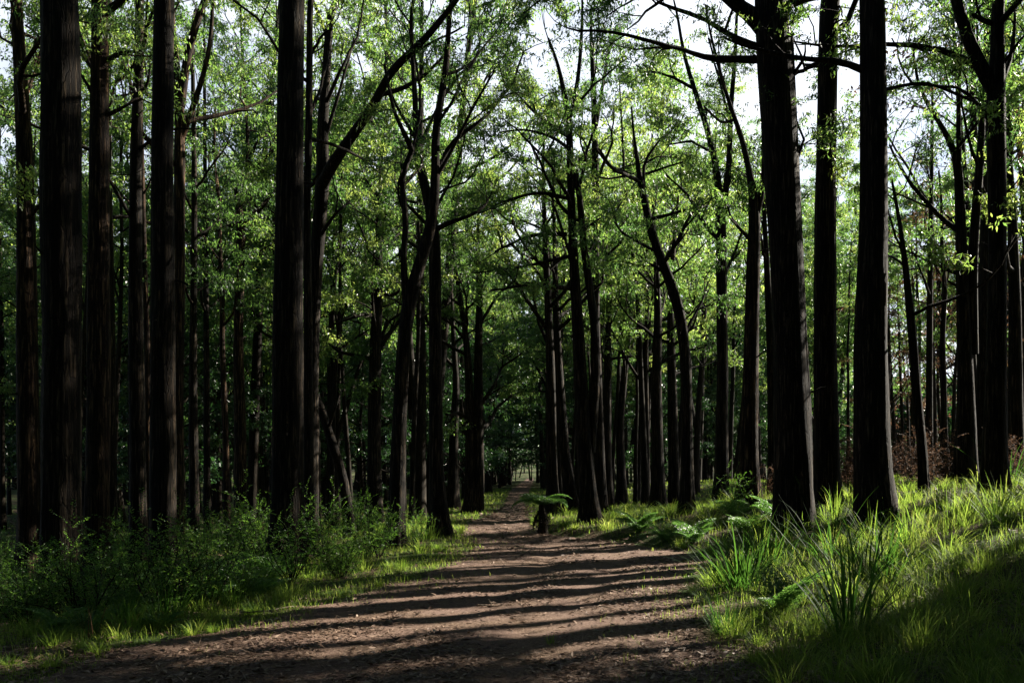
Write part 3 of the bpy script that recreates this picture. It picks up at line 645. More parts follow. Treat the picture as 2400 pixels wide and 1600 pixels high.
# --- the rest of the stand: a handful of kinds, copied
def proto(kind, seed):
    rng = np.random.default_rng(seed)
    H = {'tall': 25, 'multi': 18, 'low': 11, 'thin': 17, 'scorched': 14, 'mast': 28, 'pole': 15}[kind] * (.92 + .16 * rng.random())
    r0 = {'tall': .24, 'multi': .19, 'low': .13, 'thin': .11, 'scorched': .14, 'mast': .2, 'pole': .115}[kind]
    root = empty({'low': 'blackwood_tree', 'scorched': 'scorched_tree', 'pole': 'sapling_tree', 'thin': 'sapling_tree'}.get(kind, 'eucalyptus_tree'), (0, 0, -200), 'x', 'tree')
    wood, twig, leaf = MB(), MB(), MB()
    n = 9
    zz = np.linspace(0, H, n)
    lean = rng.normal(0, .03, 2)
    xy = np.cumsum(rng.normal(0, .16 if kind != 'thin' else .12, (n, 2)), 0) * np.linspace(0, 1, n)[:, None] + zz[:, None] * lean
    pts = np.column_stack([xy, zz]); rad = r0 * np.linspace(1, .12, n) ** .8; rad[0] *= 1.25
    tp, tr = trunk_tube(wood, pts, rad, rng, 10, .2, .6)
    limbs = []
    if kind == 'multi':
        for q in range(2):
            a = rng.random() * 6.28; i = int(len(tp) * (.18 + .14 * q))
            dv = np.array([[np.cos(a) * .45, np.sin(a) * .45, 1]])
            st = wander_branch(tp[i][None], dv, np.array([H * .55]), 10, .10, .12, rng)[0]
            wood.tubes(st, np.linspace(tr[i] * .75, .02, 10), 8)
            limbs.append((st[3:], np.linspace(tr[i] * .5, .02, 7)))
            limbs += auto_limbs(st, np.linspace(tr[i] * .75, .02, 10), st[4, 2], st[-1, 2], 6, 3.0, (.3, .9), rng)
    c0, nl, ll, rise = {'tall': (.46, 17, 4.4, (.2, 1.0)), 'multi': (.42, 12, 3.6, (.2, 1.0)), 'low': (.22, 20, 3.3, (.0, .8)),
                        'thin': (.42, 15, 2.6, (.3, 1.0)), 'scorched': (.3, 13, 2.8, (.4, 1.0)), 'mast': (.58, 19, 3.4, (.3, 1.0)), 'pole': (.6, 7, 1.9, (.5, 1.0))}[kind]
    limbs += auto_limbs(tp, tr, H * c0, H * .98, nl, ll, rise, rng)
    for q, r in limbs: wood.tubes(q, r, 5)
    sp = dict(SPEC_FAR)
    if kind == 'low': sp.update(leaf=.13, asp=.48, droop=.2, leaves=34, sec=1.45)
    if kind == 'scorched': sp.update(leaves=13, padded=.55)
    if kind == 'mast': sp.update(sec=1.3)
    foliate(wood, leaf, limbs, sp, rng)
    wood.build('trunk', M_FAR, root)
    leaf.build('crown', {'low': M_DARKLEAF, 'scorched': M_BROWNLEAF}.get(kind, M_LEAF), root, smooth=False)
    return root
PRO = {k: [proto(k, s + i) for i in range(c)] for k, c, s in (('tall', 4, 11), ('multi', 4, 31), ('low', 4, 51), ('thin', 3, 71), ('scorched', 3, 91), ('mast', 2, 111), ('pole', 4, 131))}
placed = [(o.location.x, o.location.y) for o in COL.objects if o.type == 'EMPTY' and o.location.z > -50]
used = set()
def plant(kind, x, y, rng, label, group, sc=1.0, exact=False):
    src = PRO[kind][rng.integers(len(PRO[kind]))]
    s = sc if exact else sc * (.82 + .36 * rng.random())
    loc, rz = (x, y, float(height(x, y)) - .08), rng.random() * 6.28
    placed.append((x, y))
    if src.name not in used:
        used.add(src.name)
        src.location = loc; src.rotation_euler = (0, 0, rz); src.scale = (s, s, s)
        src['label'] = label; src['group'] = group
        return src
    return copy_tree(src, loc, rz, s, label, group)
def free(x, y, gap):
    return all((x - a) ** 2 + (y - b) ** 2 > gap * gap for a, b in placed)
def scatter(count, xr, yr, kinds, label, group, gap, seed, sc=1.0, ok=None, clear=1.2):
    rng = np.random.default_rng(seed); c = t = 0
    while c < count and t < count * 60:
        t += 1
        y = yr[0] + (yr[1] - yr[0]) * rng.random() ** 1.0
        x = xr[0] + (xr[1] - xr[0]) * rng.random()
        if path_l(y) - clear < x < path_r(y) + clear: continue
        if ok and not ok(x, y): continue
        if not free(x, y, gap): continue
        k = kinds[rng.integers(len(kinds))]
        plant(k, x, y, rng, label[k] if isinstance(label, dict) else label, group if not isinstance(label, dict) else group + ', ' + k, sc); c += 1
view = lambda x, y: abs(x) < y * .67 + 3
E_L = {'tall': 'tall dark-trunked eucalypt in the crowded stand left of the path', 'multi': 'forked eucalypt in the crowded stand left of the path',
       'low': 'low leafy understorey tree filling the gaps between trunks left of the path', 'thin': 'thin pole-like eucalypt in the stand left of the path'}
E_R = {'tall': 'tall dark-trunked eucalypt in the open stand right of the path', 'multi': 'forked eucalypt in the open stand right of the path',
       'low': 'low leafy understorey tree between trunks right of the path', 'thin': 'thin pole-like eucalypt in the row right of the path', 'scorched': 'brown scorched thin-crowned tree behind the right trunks'}
scatter(46, (-34, -3), (27, 50), ['tall', 'multi', 'low', 'thin', 'low'], E_L, 'stand left of the path', 1.7, 1, ok=view)
scatter(52, (-62, -2.5), (50, 92), ['tall', 'multi', 'low', 'thin', 'thin', 'tall'], E_L, 'stand left of the path', 2.2, 2, ok=view)
lit = lambda x, y: view(x, y) and not (20 < y - .554 * x < 56 and x < 20)       # the lawn down the path gets sun
scatter(26, (2, 18), (30, 55), ['multi', 'thin', 'low', 'low'], E_R, 'stand right of the path', 1.6, 3, ok=lit)
scatter(40, (1.5, 60), (50, 92), ['tall', 'multi', 'low', 'thin', 'low'], E_R, 'stand right of the path', 2.2, 4, ok=lambda x, y: lit(x, y) and x < .42 * y)
scatter(16, (18, 62), (44, 95), ['scorched', 'thin', 'scorched'], E_R, 'stand right of the path', 2.6, 14, ok=lambda x, y: view(x, y) and x > .40 * y)
scatter(20, (12, 34), (28, 55), ['scorched', 'scorched', 'thin'], E_R, 'stand right of the path', 2.0, 5, ok=lit)
scatter(60, (-70, 70), (92, 150), ['tall', 'multi', 'low', 'thin'], 'distant eucalypt closing the view far down the path', 'distant trees', 3.0, 6, ok=lambda x, y: view(x, y) and x < .42 * y, clear=1.5)
rng = np.random.default_rng(23)
for y, xo, k in [(50, -2.6, 'multi'), (58, -2.6, 'low'), (63, 1.8, 'multi'), (67, -1.8, 'multi'),
                 (76, -2.2, 'low'), (86, -1.6, 'low'), (97, -1.6, 'multi'), (104, 1.6, 'low'), (110, -1.8, 'low')]:
    x = (path_l(y) + xo) if xo < 0 else (path_r(y) + xo)
    plant(k, float(x), y, rng, 'leafy tree arching over the narrow far part of the path', 'trees arching over the path', 1.15)
scatter(26, (-16, 20), (150, 176), ['low', 'multi', 'thin'], 'distant eucalypt closing the view far down the path', 'distant trees', 2.2, 26, clear=-99)
scatter(22, (-9, 11), (84, 148), ['multi', 'low', 'low', 'tall'], 'distant eucalypt closing the view far down the path', 'distant trees', 2.2, 16, clear=.6)
rng = np.random.default_rng(88)
for x, y, k in [(6.6, 37, 'multi'), (9.8, 43, 'multi'), (5.5, 62, 'tall'), (3.6, 57, 'tall'), (12, 59, 'tall'), (17, 63, 'tall'), (20, 72, 'tall'), (4.6, 97, 'tall'), (17, 86, 'tall'), (24, 78, 'tall'), (13.5, 96, 'tall'), (8, 71, 'tall'), (11, 66, 'tall'), (7, 80, 'tall'), (14, 75, 'tall'), (10, 89, 'tall'), (15.6, 24, 'mast'), (17.4, 25.6, 'mast'), (13.4, 22.9, 'mast'), (19.5, 26.6, 'mast'), (16.6, 28.4, 'mast'), (18, 31, 'mast'), (21.5, 32.5, 'mast')]:  # masts are added so their high crowns shade the trunks left of the path
    plant(k, x, y, rng, E_R['tall'], 'stand right of the path, tall')
PO = 'slender bare pole-like young tree among the crowded trunks '
scatter(52, (-36, -3), (26, 62), ['pole'], PO + 'left of the path', 'pole trees left of the path', 1.0, 41, ok=view)
scatter(48, (2, 30), (29, 62), ['pole'], PO + 'right of the path', 'pole trees right of the path', 1.0, 42, ok=lambda x, y: view(x, y) and (lit(x, y) or x < 7))
# trees round the camera and out of frame, which shade the place
scatter(9, (6.5, 17), (-6, 9), ['tall'], 'eucalypt of the forest beside the viewpoint', 'trees around the viewpoint', 2.6, 7, ok=lambda x, y: x > y * .67 + 3.0 and y < 4 + .7 * x)
rng = np.random.default_rng(61)
for x, y in [(20, 16.6), (19.3, 14.2)]:      # their crowns shade the nearest stretch of path
    plant('tall', x, y, rng, 'eucalypt of the forest beside the viewpoint', 'trees around the viewpoint', 1.17, True)
for x, y in [(16.5, 15.6), (19, 16.9), (15.5, 13.6), (16.2, 12.9), (17.6, 11.2), (17.2, 15.0), (18.2, 13.0)]:
    plant('tall', x, y, rng, 'eucalypt of the forest beside the viewpoint', 'trees around the viewpoint', 1.0)
for x, y in [(21, 16.4), (24, 18.5), (22, 14), (26, 17), (20, 12.5), (11.5, 15.3), (13.1, 15.6), (14.2, 18.2), (10.2, 14.7), (12.2, 17.3), (15.5, 20.6)]:
    plant('mast', x, y, rng, 'eucalypt of the forest beside the viewpoint', 'trees around the viewpoint', .95)
for x, y in [(14, 9.8), (17, 11.6), (21, 14), (12, 8.6), (16, 9.6), (12, 6), (18, 8), (11.6, 10.0), (10.4, 7.6), (11, 4), (15, 8), (10, 1.5), (25, 16)]:
    plant('low', x, y, rng, 'leafy blackwood of the forest beside the viewpoint', 'trees around the viewpoint', 1.0)
scatter(7, (18, 46), (-8, 26), ['tall', 'thin'], 'eucalypt of the forest beside the viewpoint', 'trees around the viewpoint', 5.0, 17, ok=lambda x, y: x > y * .67 + 2.5 and y < .554 * x)
scatter(16, (-11, 9), (-16, 2.5), ['tall', 'multi', 'tall'], 'eucalypt of the forest behind the viewpoint', 'trees around the viewpoint', 2.4, 19, clear=.5, ok=lambda x, y: abs(x) > y * .67 + 2.5)
scatter(34, (-40, -7), (-12, 26), ['tall', 'multi', 'low'], 'eucalypt of the forest beside the viewpoint', 'trees around the viewpoint', 3.0, 8, ok=lambda x, y: x < -y * .67 - 2)
scatter(50, (-14, 12), (-26, -3), ['low', 'multi', 'low', 'tall'], 'eucalypt of the forest behind the viewpoint', 'trees around the viewpoint', 2.0, 29, clear=.4)
scatter(80, (-40, 34), (-40, -4), ['tall', 'multi', 'low', 'low'], 'eucalypt of the forest behind the viewpoint', 'trees around the viewpoint', 3.2, 9, clear=1.0)

# a far wood that reads as one mass
rng = np.random.default_rng(77)
tk, lf = MB(), MB()
c = 900
a = rng.uniform(-.75, .75, c); dd = np.concatenate([rng.uniform(150, 260, 420), rng.uniform(85, 170, c - 420)])
X, Y = dd * np.sin(a) * 1.0, dd * np.cos(a)
X[420:] = np.where((X[420:] > path_l(Y[420:]) - 1.5) & (X[420:] < path_r(Y[420:]) + 1.5), X[420:] + np.where(X[420:] > path_l(Y[420:]), 5, -5), X[420:])
Hh = rng.uniform(16, 27, c)
Hh[(X > .42 * Y)] *= .45                                          # lower growth where the sky shows on the right
z0 = height(X, Y)
zz = np.linspace(0, 1, 6)
pts = np.stack([X[:, None] + rng.normal(0, .35, (c, 6)), Y[:, None] + rng.normal(0, .35, (c, 6)), z0[:, None] - .2 + Hh[:, None] * zz], -1)
tk.tubes(pts, rng.uniform(.11, .26, (c, 1)) * np.linspace(1, .2, 6)[None], 6)
k = 620
hh = (.14 + .86 * rng.random((c, k)) ** .8)
rad = 3.6 * np.sqrt(rng.random((c, k))) * (1.15 - .7 * np.abs(hh - .6)); an = rng.random((c, k)) * 6.28
hh[420:] = .5 + .5 * hh[420:]
C = np.stack([X[:, None] + rad * np.cos(an), Y[:, None] + rad * np.sin(an), z0[:, None] + hh * Hh[:, None]], -1).reshape(-1, 3)
lf.leaves(C, rng.normal(0, 1, C.shape) + [0, 0, -.4], .5 + .35 * rng.random(len(C)), .3, rng)
fw = empty('far_woods', (0, 200, 0), 'mass of distant forest closing off the horizon', 'woods'); fw['kind'] = 'stuff'
tk.build('trunks', M_FAR, fw, origin=(0, 200, 0)); lf.build('foliage', M_DARKLEAF, fw, smooth=False, origin=(0, 200, 0))  # dark leaf colour stands in for the self-shadow this foliage lacks

# ------------------------------------------------------------------ undergrowth
def ribbons(mb, pts, side, w, rnd):
    """flat strips: pts B x n x 3, side B x 3, w B x n"""
    B, n, _ = pts.shape
    V = np.stack([pts - side[:, None] * w[..., None] / 2, pts + side[:, None] * w[..., None] / 2], 2).reshape(-1, 3)
    j = np.arange(n - 1)[None] * 2 + (np.arange(B) * 2 * n)[:, None]
    q = np.stack([j, j + 1, j + 3, j + 2], -1).reshape(-1, 4)
    mb.add(V, q, np.repeat(rnd, n - 1))

def blade_arcs(base, az, L, lean, droop, n, kink=None):
    """arching blades: start lean (radians from vertical) grows by droop towards the tip"""
    t = np.linspace(0, 1, n)
    ang = lean[:, None] + droop[:, None] * t[None] ** 1.4
    if kink is not None: ang = ang + kink[:, None] * (t[None] > .55)
    ds = (L / (n - 1))[:, None]
    hx = np.concatenate([np.zeros((len(L), 1)), np.cumsum(np.sin(ang[:, :-1]) * ds, 1)], 1)
    hz = np.concatenate([np.zeros((len(L), 1)), np.cumsum(np.cos(ang[:, :-1]) * ds, 1)], 1)
    pts = np.stack([hx * np.cos(az)[:, None], hx * np.sin(az)[:, None], hz], -1) + base[:, None]
    return pts, np.stack([-np.sin(az), np.cos(az), 0 * az], 1)

# grass: every verge, the right bank and the lawn down the path
rng = np.random.default_rng(5)
gr = MB()
def grass_patch(count, y0, y1, dens, hgt):
    y = y0 * (y1 / y0) ** rng.random(count)
    x = (rng.random(count) * 2 - 1) * (y * .68 + 1.5)
    u, v = x - path_r(y), path_l(y) - x
    s = np.maximum(u, v)
    clump = fbm(x * 1.6, y * 1.6, 21)
    ok = rng.random(count) < dens(x, y, u, v, s, clump)
    x, y, u, v, s, clump = (a[ok] for a in (x, y, u, v, s, clump))
    H = hgt(x, y, u, v, s, clump) * (.55 + .8 * rng.random(len(x)))
    base = np.stack([x, y, height(x, y) - .01], 1)
    az = rng.random(len(x)) * 6.28
    pts, side = blade_arcs(base, az, H, rng.random(len(x)) * .55, rng.random(len(x)) * 1.5, 4)
    W = np.maximum(.0045, y * .0005) * (.7 + .6 * rng.random(len(x)))
    ribbons(gr, pts, side, W[:, None] * np.array([1, .9, .65, .12]), rng.random(len(x)) * .8 + .25 * clump)
def g_dens(x, y, u, v, s, c):
    edge = S((s + .25 + (c - .5) * 1.6) / .8)
    under = 1 - .9 * S((v - 2.0) / 1.5) * (y < 24)
    return edge * under * S((c - .18) / .3)
def g_hgt(x, y, u, v, s, c):
    bank = (u > 0) * (y < 24)
    e = S((s + .1) / 1.1)
    return np.where(bank, .09 + .30 * e * (.45 + c), np.where(y < 22, .07 + .17 * e * (.4 + c), .07 + .10 * c * e))
grass_patch(95000, 2.6, 50, g_dens, lambda *a: g_hgt(*a) * .62)
grass_patch(80000, 7.5, 26, lambda x, y, u, v, s, c: S((v + .3) / .5) * (v < 3.0) * S((c - .2) / .25), lambda x, y, u, v, s, c: .06 + .11 * c)
grass_patch(110000, 20, 80, lambda x, y, u, v, s, c: S((s + .1) / .5) * (v < 9) * (u < 14), lambda x, y, u, v, s, c: .09 + .12 * c)
m = 1250                                                             # tussocks: blades fan out from one crown
y = 4.0 * (30 / 4.0) ** rng.random(m); x = (rng.random(m) * 2 - 1) * (y * .68 + 1)
u, v = x - path_r(y), path_l(y) - x
ok = ((u > .15) & (rng.random(m) < np.where(y < 22, .95, .3))) | ((v > -.1) & (v < 2.6) & (rng.random(m) < .5)); x, y, u = x[ok], y[ok], u[ok]
nb = 105; T = len(x)
sz = (.20 + .42 * rng.random(T) ** 1.3) * np.where(u > 0, 1, .7) * np.clip(.45 + np.abs(np.maximum(u, path_l(y) - x)) * .7, .45, 1)
az = rng.random((T, nb)) * 6.28; rr = .13 * np.sqrt(rng.random((T, nb))) * (sz / .35)[:, None]
bx, by = x[:, None] + rr * np.cos(az), y[:, None] + rr * np.sin(az)
base = np.stack([bx, by, height(bx, by) - .01], -1).reshape(-1, 3)
tone = np.repeat(rng.random(T), nb)
pts, side = blade_arcs(base, (az + rng.normal(0, .5, az.shape)).ravel(), (sz[:, None] * (.5 + .8 * rng.random((T, nb)))).ravel(),
                       (rr / .13 * .5 + .3 * rng.random((T, nb))).ravel(), (.5 + 2.0 * rng.random((T, nb))).ravel(), 6)
Wd = np.repeat(np.maximum(.0055, y * .00055), nb) * (.6 + .7 * rng.random(T * nb))
ribbons(gr, pts, side, Wd[:, None] * np.array([.8, 1, .95, .8, .5, .08]), np.clip(.45 * tone + .62 * rng.random(T * nb), 0, 1))
grass_patch(60000, 4, 22, lambda x, y, u, v, s, c: (S((s + 1.2) / 1.3) * (c > .50) * (s < .4)), lambda x, y, u, v, s, c: .05 + .06 * c)
tag(gr.build('grass', M_GRASS, smooth=False), 'fresh green grass on the bank and verges of the dirt path', 'grass', kind='stuff')

# fallen leaves and bark shreds
lt = MB()
def litter(count, y0, y1, dens, Ls, asp, lift=.012):
    y = y0 * (y1 / y0) ** rng.random(count)
    x = (rng.random(count) * 2 - 1) * (y * .68 + 1)
    s = np.maximum(x - path_r(y), path_l(y) - x)
    c = fbm(x * .9, y * .9, 33)
    fr = (x - path_l(y)) / (path_r(y) - path_l(y)) + (fbm(y * .5, y * 0, 4) - .5) * .12
    bare = 1 - .85 * (np.exp(-((fr - .40) / .07) ** 2) + np.exp(-((fr - .68) / .08) ** 2))
    ok = rng.random(count) < dens(s, c) * bare; x, y, s = x[ok], y[ok], s[ok]
    m = len(x)
    C = np.stack([x, y, height(x, y) + .018 + lift * rng.random(m)], 1)
    az = rng.random(m) * 6.28
    D = unit(np.stack([np.cos(az), np.sin(az), rng.normal(0, .16, m)], 1))
    up = unit(rng.normal(0, .28, (m, 3)) + [0, 0, 1])
    R = unit(np.cross(D, up))
    L = Ls * (.45 + .9 * rng.random(m)) * np.maximum(1, y / 12); W = L * asp
    mid = C + D * (L * .45)[:, None]; lf2 = np.cross(R, D) * (W * rng.normal(0, .35, m))[:, None]
    V = np.stack([C, mid + R * (W / 2)[:, None] + lf2, C + D * L[:, None], mid - R * (W / 2)[:, None] + lf2], 1).reshape(-1, 3)
    lt.add(V, np.arange(m * 4).reshape(m, 4), rng.random(m) ** 1.4)
litter(150000, 3.4, 40, lambda s, c: np.where(s < .5, .22 + 1.2 * S((c - .36) / .22), .35), .075, .30)
litter(45000, 3.4, 24, lambda s, c: np.where(s < .8, .2 + S((c - .4) / .2), .3), .13, .07, .02)
litter(7000, 3.3, 16, lambda s, c: np.where(s < .6, .6, .25), .10, .27, .03)
tag(lt.build('leaf_litter', M_LITTER, smooth=False), 'dry fallen leaves and bark shreds strewn over the dirt path', 'leaf litter', kind='stuff')

# shrubs of the left thicket
def shrub_proto(seed, H=1.15, R=.6, leafs=.036, stems=14, mat=None, bare=.2, wood=None, sprays=11):
    rng = np.random.default_rng(seed)
    w, l = MB(), MB()
    az = rng.random(stems) * 6.28; el = .9 + .6 * rng.random(stems)
    d = np.stack([np.cos(az) * np.cos(el), np.sin(az) * np.cos(el), np.sin(el)], 1)
    p0 = np.stack([np.cos(az), np.sin(az), 0 * az], 1) * .08 * rng.random((stems, 1))
    st = wander_branch(p0, d, H * (.7 + .5 * rng.random(stems)), 8, .16, .05, rng)
    w.tubes(st, np.full((stems, 1), .009) * np.linspace(1, .3, 8)[None], 4)
    for q in range(stems):
        t = bare + (1 - bare) * rng.random(sprays); p, tg = along(st[q], t)
        dd = unit(unit(rng.normal(size=(sprays, 3))) + tg * .6 + [0, 0, .1])
        L = (.22 + .25 * rng.random(sprays)) * R / .6
        tw = wander_branch(p, dd, L, 5, .18, -.04, rng)
        w.tubes(tw, np.full((sprays, 1), .003) * np.linspace(1, .4, 5)[None], 3)
        k = 18
        f = np.linspace(.15, 1, k)[None] * 3.99 + 0 * np.zeros((sprays, 1)); i = np.minimum(f.astype(int), 3); ww = (f - i)[..., None]
        ix = np.arange(sprays)[:, None]
        C = tw[ix, i] * (1 - ww) + tw[ix, i + 1] * ww
        T = unit(tw[ix, i + 1] - tw[ix, i]); Sd = unit(np.cross(T, [0, 0, 1.])) * np.where(np.arange(k) % 2, 1, -1)[None, :, None]
        D = (T * .5 + Sd + rng.normal(0, .25, C.shape)).reshape(-1, 3)
        Ls = leafs * (.6 + .7 * rng.random(len(D)))
        l.leaves(C.reshape(-1, 3), D, Ls, Ls * .42, rng, np.repeat(rng.random(sprays), k) * .5 + .5 * rng.random(len(D)))
    root = empty('shrub', (0, 0, -200), 'x', 'shrub')
    w.build('stems', wood or M_BARK, root); l.build('foliage', mat or M_SHRUB, root, smooth=False)
    return root
SHR = [shrub_proto(301 + i) for i in range(4)]
used_s = set()
def put(protos, x, y, rng, label, group, s, name=None, sink=.03):
    src = protos[rng.integers(len(protos))]
    loc, rz = (x, y, float(height(x, y)) - sink), rng.random() * 6.28
    if src.name not in used_s:
        used_s.add(src.name)
        src.location = loc; src.rotation_euler = (0, 0, rz); src.scale = (s, s, s) if np.isscalar(s) else s
        src['label'] = label
        if group: src['group'] = group
        return src
    return copy_tree(src, loc, rz, s, label, group)
def gx(px, d): return (px - CX) / F * d
rng = np.random.default_rng(40)
THICK = 'leafy green shrub massed with others under the trunks left of the path'
for k in range(58):
    y = 8.5 * (26 / 8.5) ** rng.random()
    hi = min(gx(890, y), float(path_l(y)) - 1.2); lo = -(y * .66 + .4)
    x = lo + (hi - lo) * rng.random()
    if abs(x - gx(672, 13.5)) < .5 and abs(y - 13.3) < .8: continue
    put(SHR, x, y, rng, THICK, 'shrubs of the left thicket', .5 + .55 * rng.random() ** 1.5)
for px, d, s, lb in [(372, 8.9, .95, 'spindly half-bare shrub catching light in front of the left thicket'),
                     (610, 15.2, 1.25, 'bright green shrub touching the left side of the big fibrous-barked trunk'),
                     (752, 15.5, 1.1, 'green shrub just right of the big fibrous-barked trunk'),
                     (870, 16.0, .85, 'pale small-leaved shrub at the foot of the Y-forked tree'),
                     (965, 17.6, .7, 'low shrub right of the foot of the Y-forked tree')]:
    put(SHR, gx(px, d), d, rng, lb, None, s)
put(SHR, gx(1715, 19.5), 19.5, rng, 'lone leafy shrub in front of the trunk with the bright sunlit edge', None, .8)

DRY = [shrub_proto(340 + i, 1.2, .75, .045, 12, M_DRY, .2, M_FAR, 7) for i in range(2)]
for q in DRY: q.name = 'dry_shrub'
BR = 'brown dried-out shrub among the trunks on the right'
for k in range(30):
    y = 19 + 16 * rng.random(); x = gx(1780 + 640 * rng.random(), y)
    put(DRY, x, y, rng, BR, 'brown shrubs on the right', .8 + .5 * rng.random())
put(DRY, gx(2200, 23), 23, rng, 'rust-brown dry shrub lit by sun between the slim and double-stemmed trunks', None, 1.15)
put(DRY, gx(1985, 20), 20, rng, 'dry brown shrub filling the gap between the two rightmost thick trunks', None, 1.1)

# ferns
def frond(l, w, p0, az, L, lean, droop, rng, pinn=15):
    pts, sd = blade_arcs(np.array([p0]), np.array([az]), np.array([L]), np.array([lean]), np.array([droop]), 12)
    pts, sd = pts[0], sd[0]
    w.tubes(pts, np.linspace(.006, .002, 12), 3)
    t = np.linspace(.08, .99, pinn); p, tg = along(pts, t)
    prof = np.sin(np.clip(1.05 - t, 0, 1) * np.pi * .80) * L * .34
    for sgn in (-1, 1):
        D = unit(sd[None] * sgn + tg * .45 + [0, 0, -.15])
        k = 9
        f = np.linspace(.08, 1, k)
        C = (p[:, None] + D[:, None] * (prof[:, None] * f[None])[..., None]).reshape(-1, 3)
        Dk = np.repeat(D, k, 0); Tk = np.repeat(tg, k, 0)
        for s2 in (-1, 1):
            dl = unit(Dk * .55 + Tk * s2 + rng.normal(0, .1, Dk.shape))
            Ls = np.repeat(prof, k) * .22 * np.tile(1.1 - .75 * f, pinn) + .008
            l.leaves(C, dl, Ls, Ls * .45, rng, fold=.1)
def fern_proto(seed, nf=8, L=.75, name='bracken_fern', lean=.25, droop=1.25):
    rng = np.random.default_rng(seed); l, w = MB(), MB()
    for k in range(nf): frond(l, w, (0, 0, 0), k * 2.4 + rng.normal(0, .3), L * (.7 + .5 * rng.random()), lean + .4 * rng.random(), droop, rng)
    root = empty(name, (0, 0, -200), 'x', 'fern')
    w.build('stalks', M_SHRUB, root); l.build('fronds', M_FERN, root, smooth=False)
    return root
FRN = [fern_proto(401), fern_proto(402), fern_proto(403)]
for px, d, s, lb in [(205, 7.9, .38, 'small fern at the left verge beside dry grass stalks'), (376, 8.2, .4, 'low fern in front of the drooping grass tuft at the left verge'),
                     (478, 10.3, .9, 'tall pale fern frond plant standing out of the left thicket'), (1560, 17.5, .8, 'spreading fern mound on the right bank left of the strap-leaved clumps'),
                     (1830, 8.6, .9, 'bluish fern low on the dark right bank beneath the tall strap leaves'), (1500, 19, 1.0, 'fern on the bank edge right of the twin-stemmed tree')]:
    put(FRN, gx(px, d), d, rng, lb, None, s)
for k in range(34):
    y = 8.0 * (22 / 8.0) ** rng.random(); x = min(gx(700 * rng.random(), y), float(path_l(y)) - 1.5)
    put(FRN, x, y, rng, 'dark green fern growing between shrubs of the left thicket', 'ferns of the left thicket', (.55 + .5 * rng.random()) * min(1, y / 13))
for k in range(5):
    y = 15 + 5 * rng.random(); x = gx(1450 + 420 * rng.random(), y)
    put(FRN, max(x, float(path_r(y)) + .5), y, rng, 'fern among the grass of the right bank in front of the row of trunks', 'ferns on the right bank', .7 + .4 * rng.random())
# the tree fern by the path
rng = np.random.default_rng(8)
d = 20.8; bx = gx(1272, d); bz = float(height(bx, d))
tf = empty('tree_fern', (bx, d, bz - .05), 'small tree fern with dark trunk and spreading crown beside the narrow path', 'tree fern')
tb = MB(); trunk_tube(tb, np.array([[0, 0, 0], [.0, 0, .3], [-.02, 0, .6], [-.03, 0, .82]]), np.array([.15, .11, .09, .07]), rng, 12, .2, .08, .15)
tb.build('trunk', M_FAR, tf)
for k in range(15):
    l, w = MB(), MB()
    frond(l, w, (-.03, 0, .80), k * 2.4, .72 + .2 * rng.random(), .55 + .45 * rng.random(), 1.75, rng, 22)
    f = l.build('frond', M_FERN, tf, smooth=False); w.build('stalk', M_SHRUB, f)
for k in range(9):                                                  # dead fronds hang down the trunk
    l, w = MB(), MB()
    frond(l, w, (-.03, 0, .74), k * 2.4 + .5, .5 + .15 * rng.random(), 2.3 + .3 * rng.random(), .7, rng, 12)
    f = l.build('dead_frond', M_FAR, tf, smooth=False); w.build('stalk', M_FAR, f)

# strap-leaved clumps and grass tufts
def clump(label, px, d, n, L, W, lean, droop, name='grass_tussock', mat=None, seed=0, dead=0, spread=.10, cat='tussock'):
    rng = np.random.default_rng(500 + seed)
    x = gx(px, d); z = float(height(x, d))
    az = rng.random(n) * 6.28; r = spread * np.sqrt(rng.random(n))
    base = np.stack([r * np.cos(az), r * np.sin(az), 0 * az - .02], 1)
    Ls = L * (.5 + .6 * rng.random(n))
    pts, side = blade_arcs(base, az + rng.normal(0, .4, n), Ls, lean * rng.random(n), droop * rng.random(n) ** 1.3, 9, np.where(rng.random(n) < .22, .5 + 1.2 * rng.random(n), 0))
    Ws = W * (.6 + .6 * rng.random(n))
    mb = MB(); ribbons(mb, pts, side, Ws[:, None] * np.array([.7, .9, 1, 1, .95, .85, .65, .4, .05]), rng.random(n) * (.8 + dead))
    o = mb.build(name, mat or M_STRAP, smooth=True)
    o.location = (x, d, z)
    return tag(o, label, cat)
clump('dark strap-leaved clump leaning over the right edge of the path', 1735, 10.6, 150, 1.1, .017, .9, 1.8, seed=1, spread=.28)
clump('tall dark strap-leaved clump with stiff upright blades in front of the thick right trunks', 2030, 9.6, 85, 1.1, .017, .85, 1.6, seed=2, spread=.35)
clump('strap-leaved clump with one long pale blade arching left, behind the other clumps', 1945, 11.5, 45, 1.25, .016, .85, 1.5, seed=3, spread=.3)
clump('broad green blades low on the shaded right bank', 1990, 7.4, 45, 1.05, .024, .7, 1.2, seed=4, spread=.22)
clump('small spiky dark tuft at the lower right path edge', 1690, 8.0, 60, .48, .010, .7, 1.0, seed=5, spread=.1)
clump('spiky tussock at the foot of the right-edge trunks', 2362, 17.5, 50, 1.35, .020, .7, 1.0, seed=6, spread=.2)
clump('dark strap-leaved clump behind the one leaning over the path', 1800, 12.5, 110, .85, .014, .9, 1.8, seed=7, spread=.35)
clump('loose pale grass tuft at the left verge beside dry stalks', 297, 8.0, 110, .5, .007, .7, 1.5, mat=M_GRASS, seed=8, spread=.14, cat='grass tuft', name='grass_tuft')
clump('bluish grass tuft with blades arching left at the left verge', 385, 8.6, 120, .62, .008, .9, 1.4, seed=9, spread=.2, cat='grass tuft', name='grass_tuft')
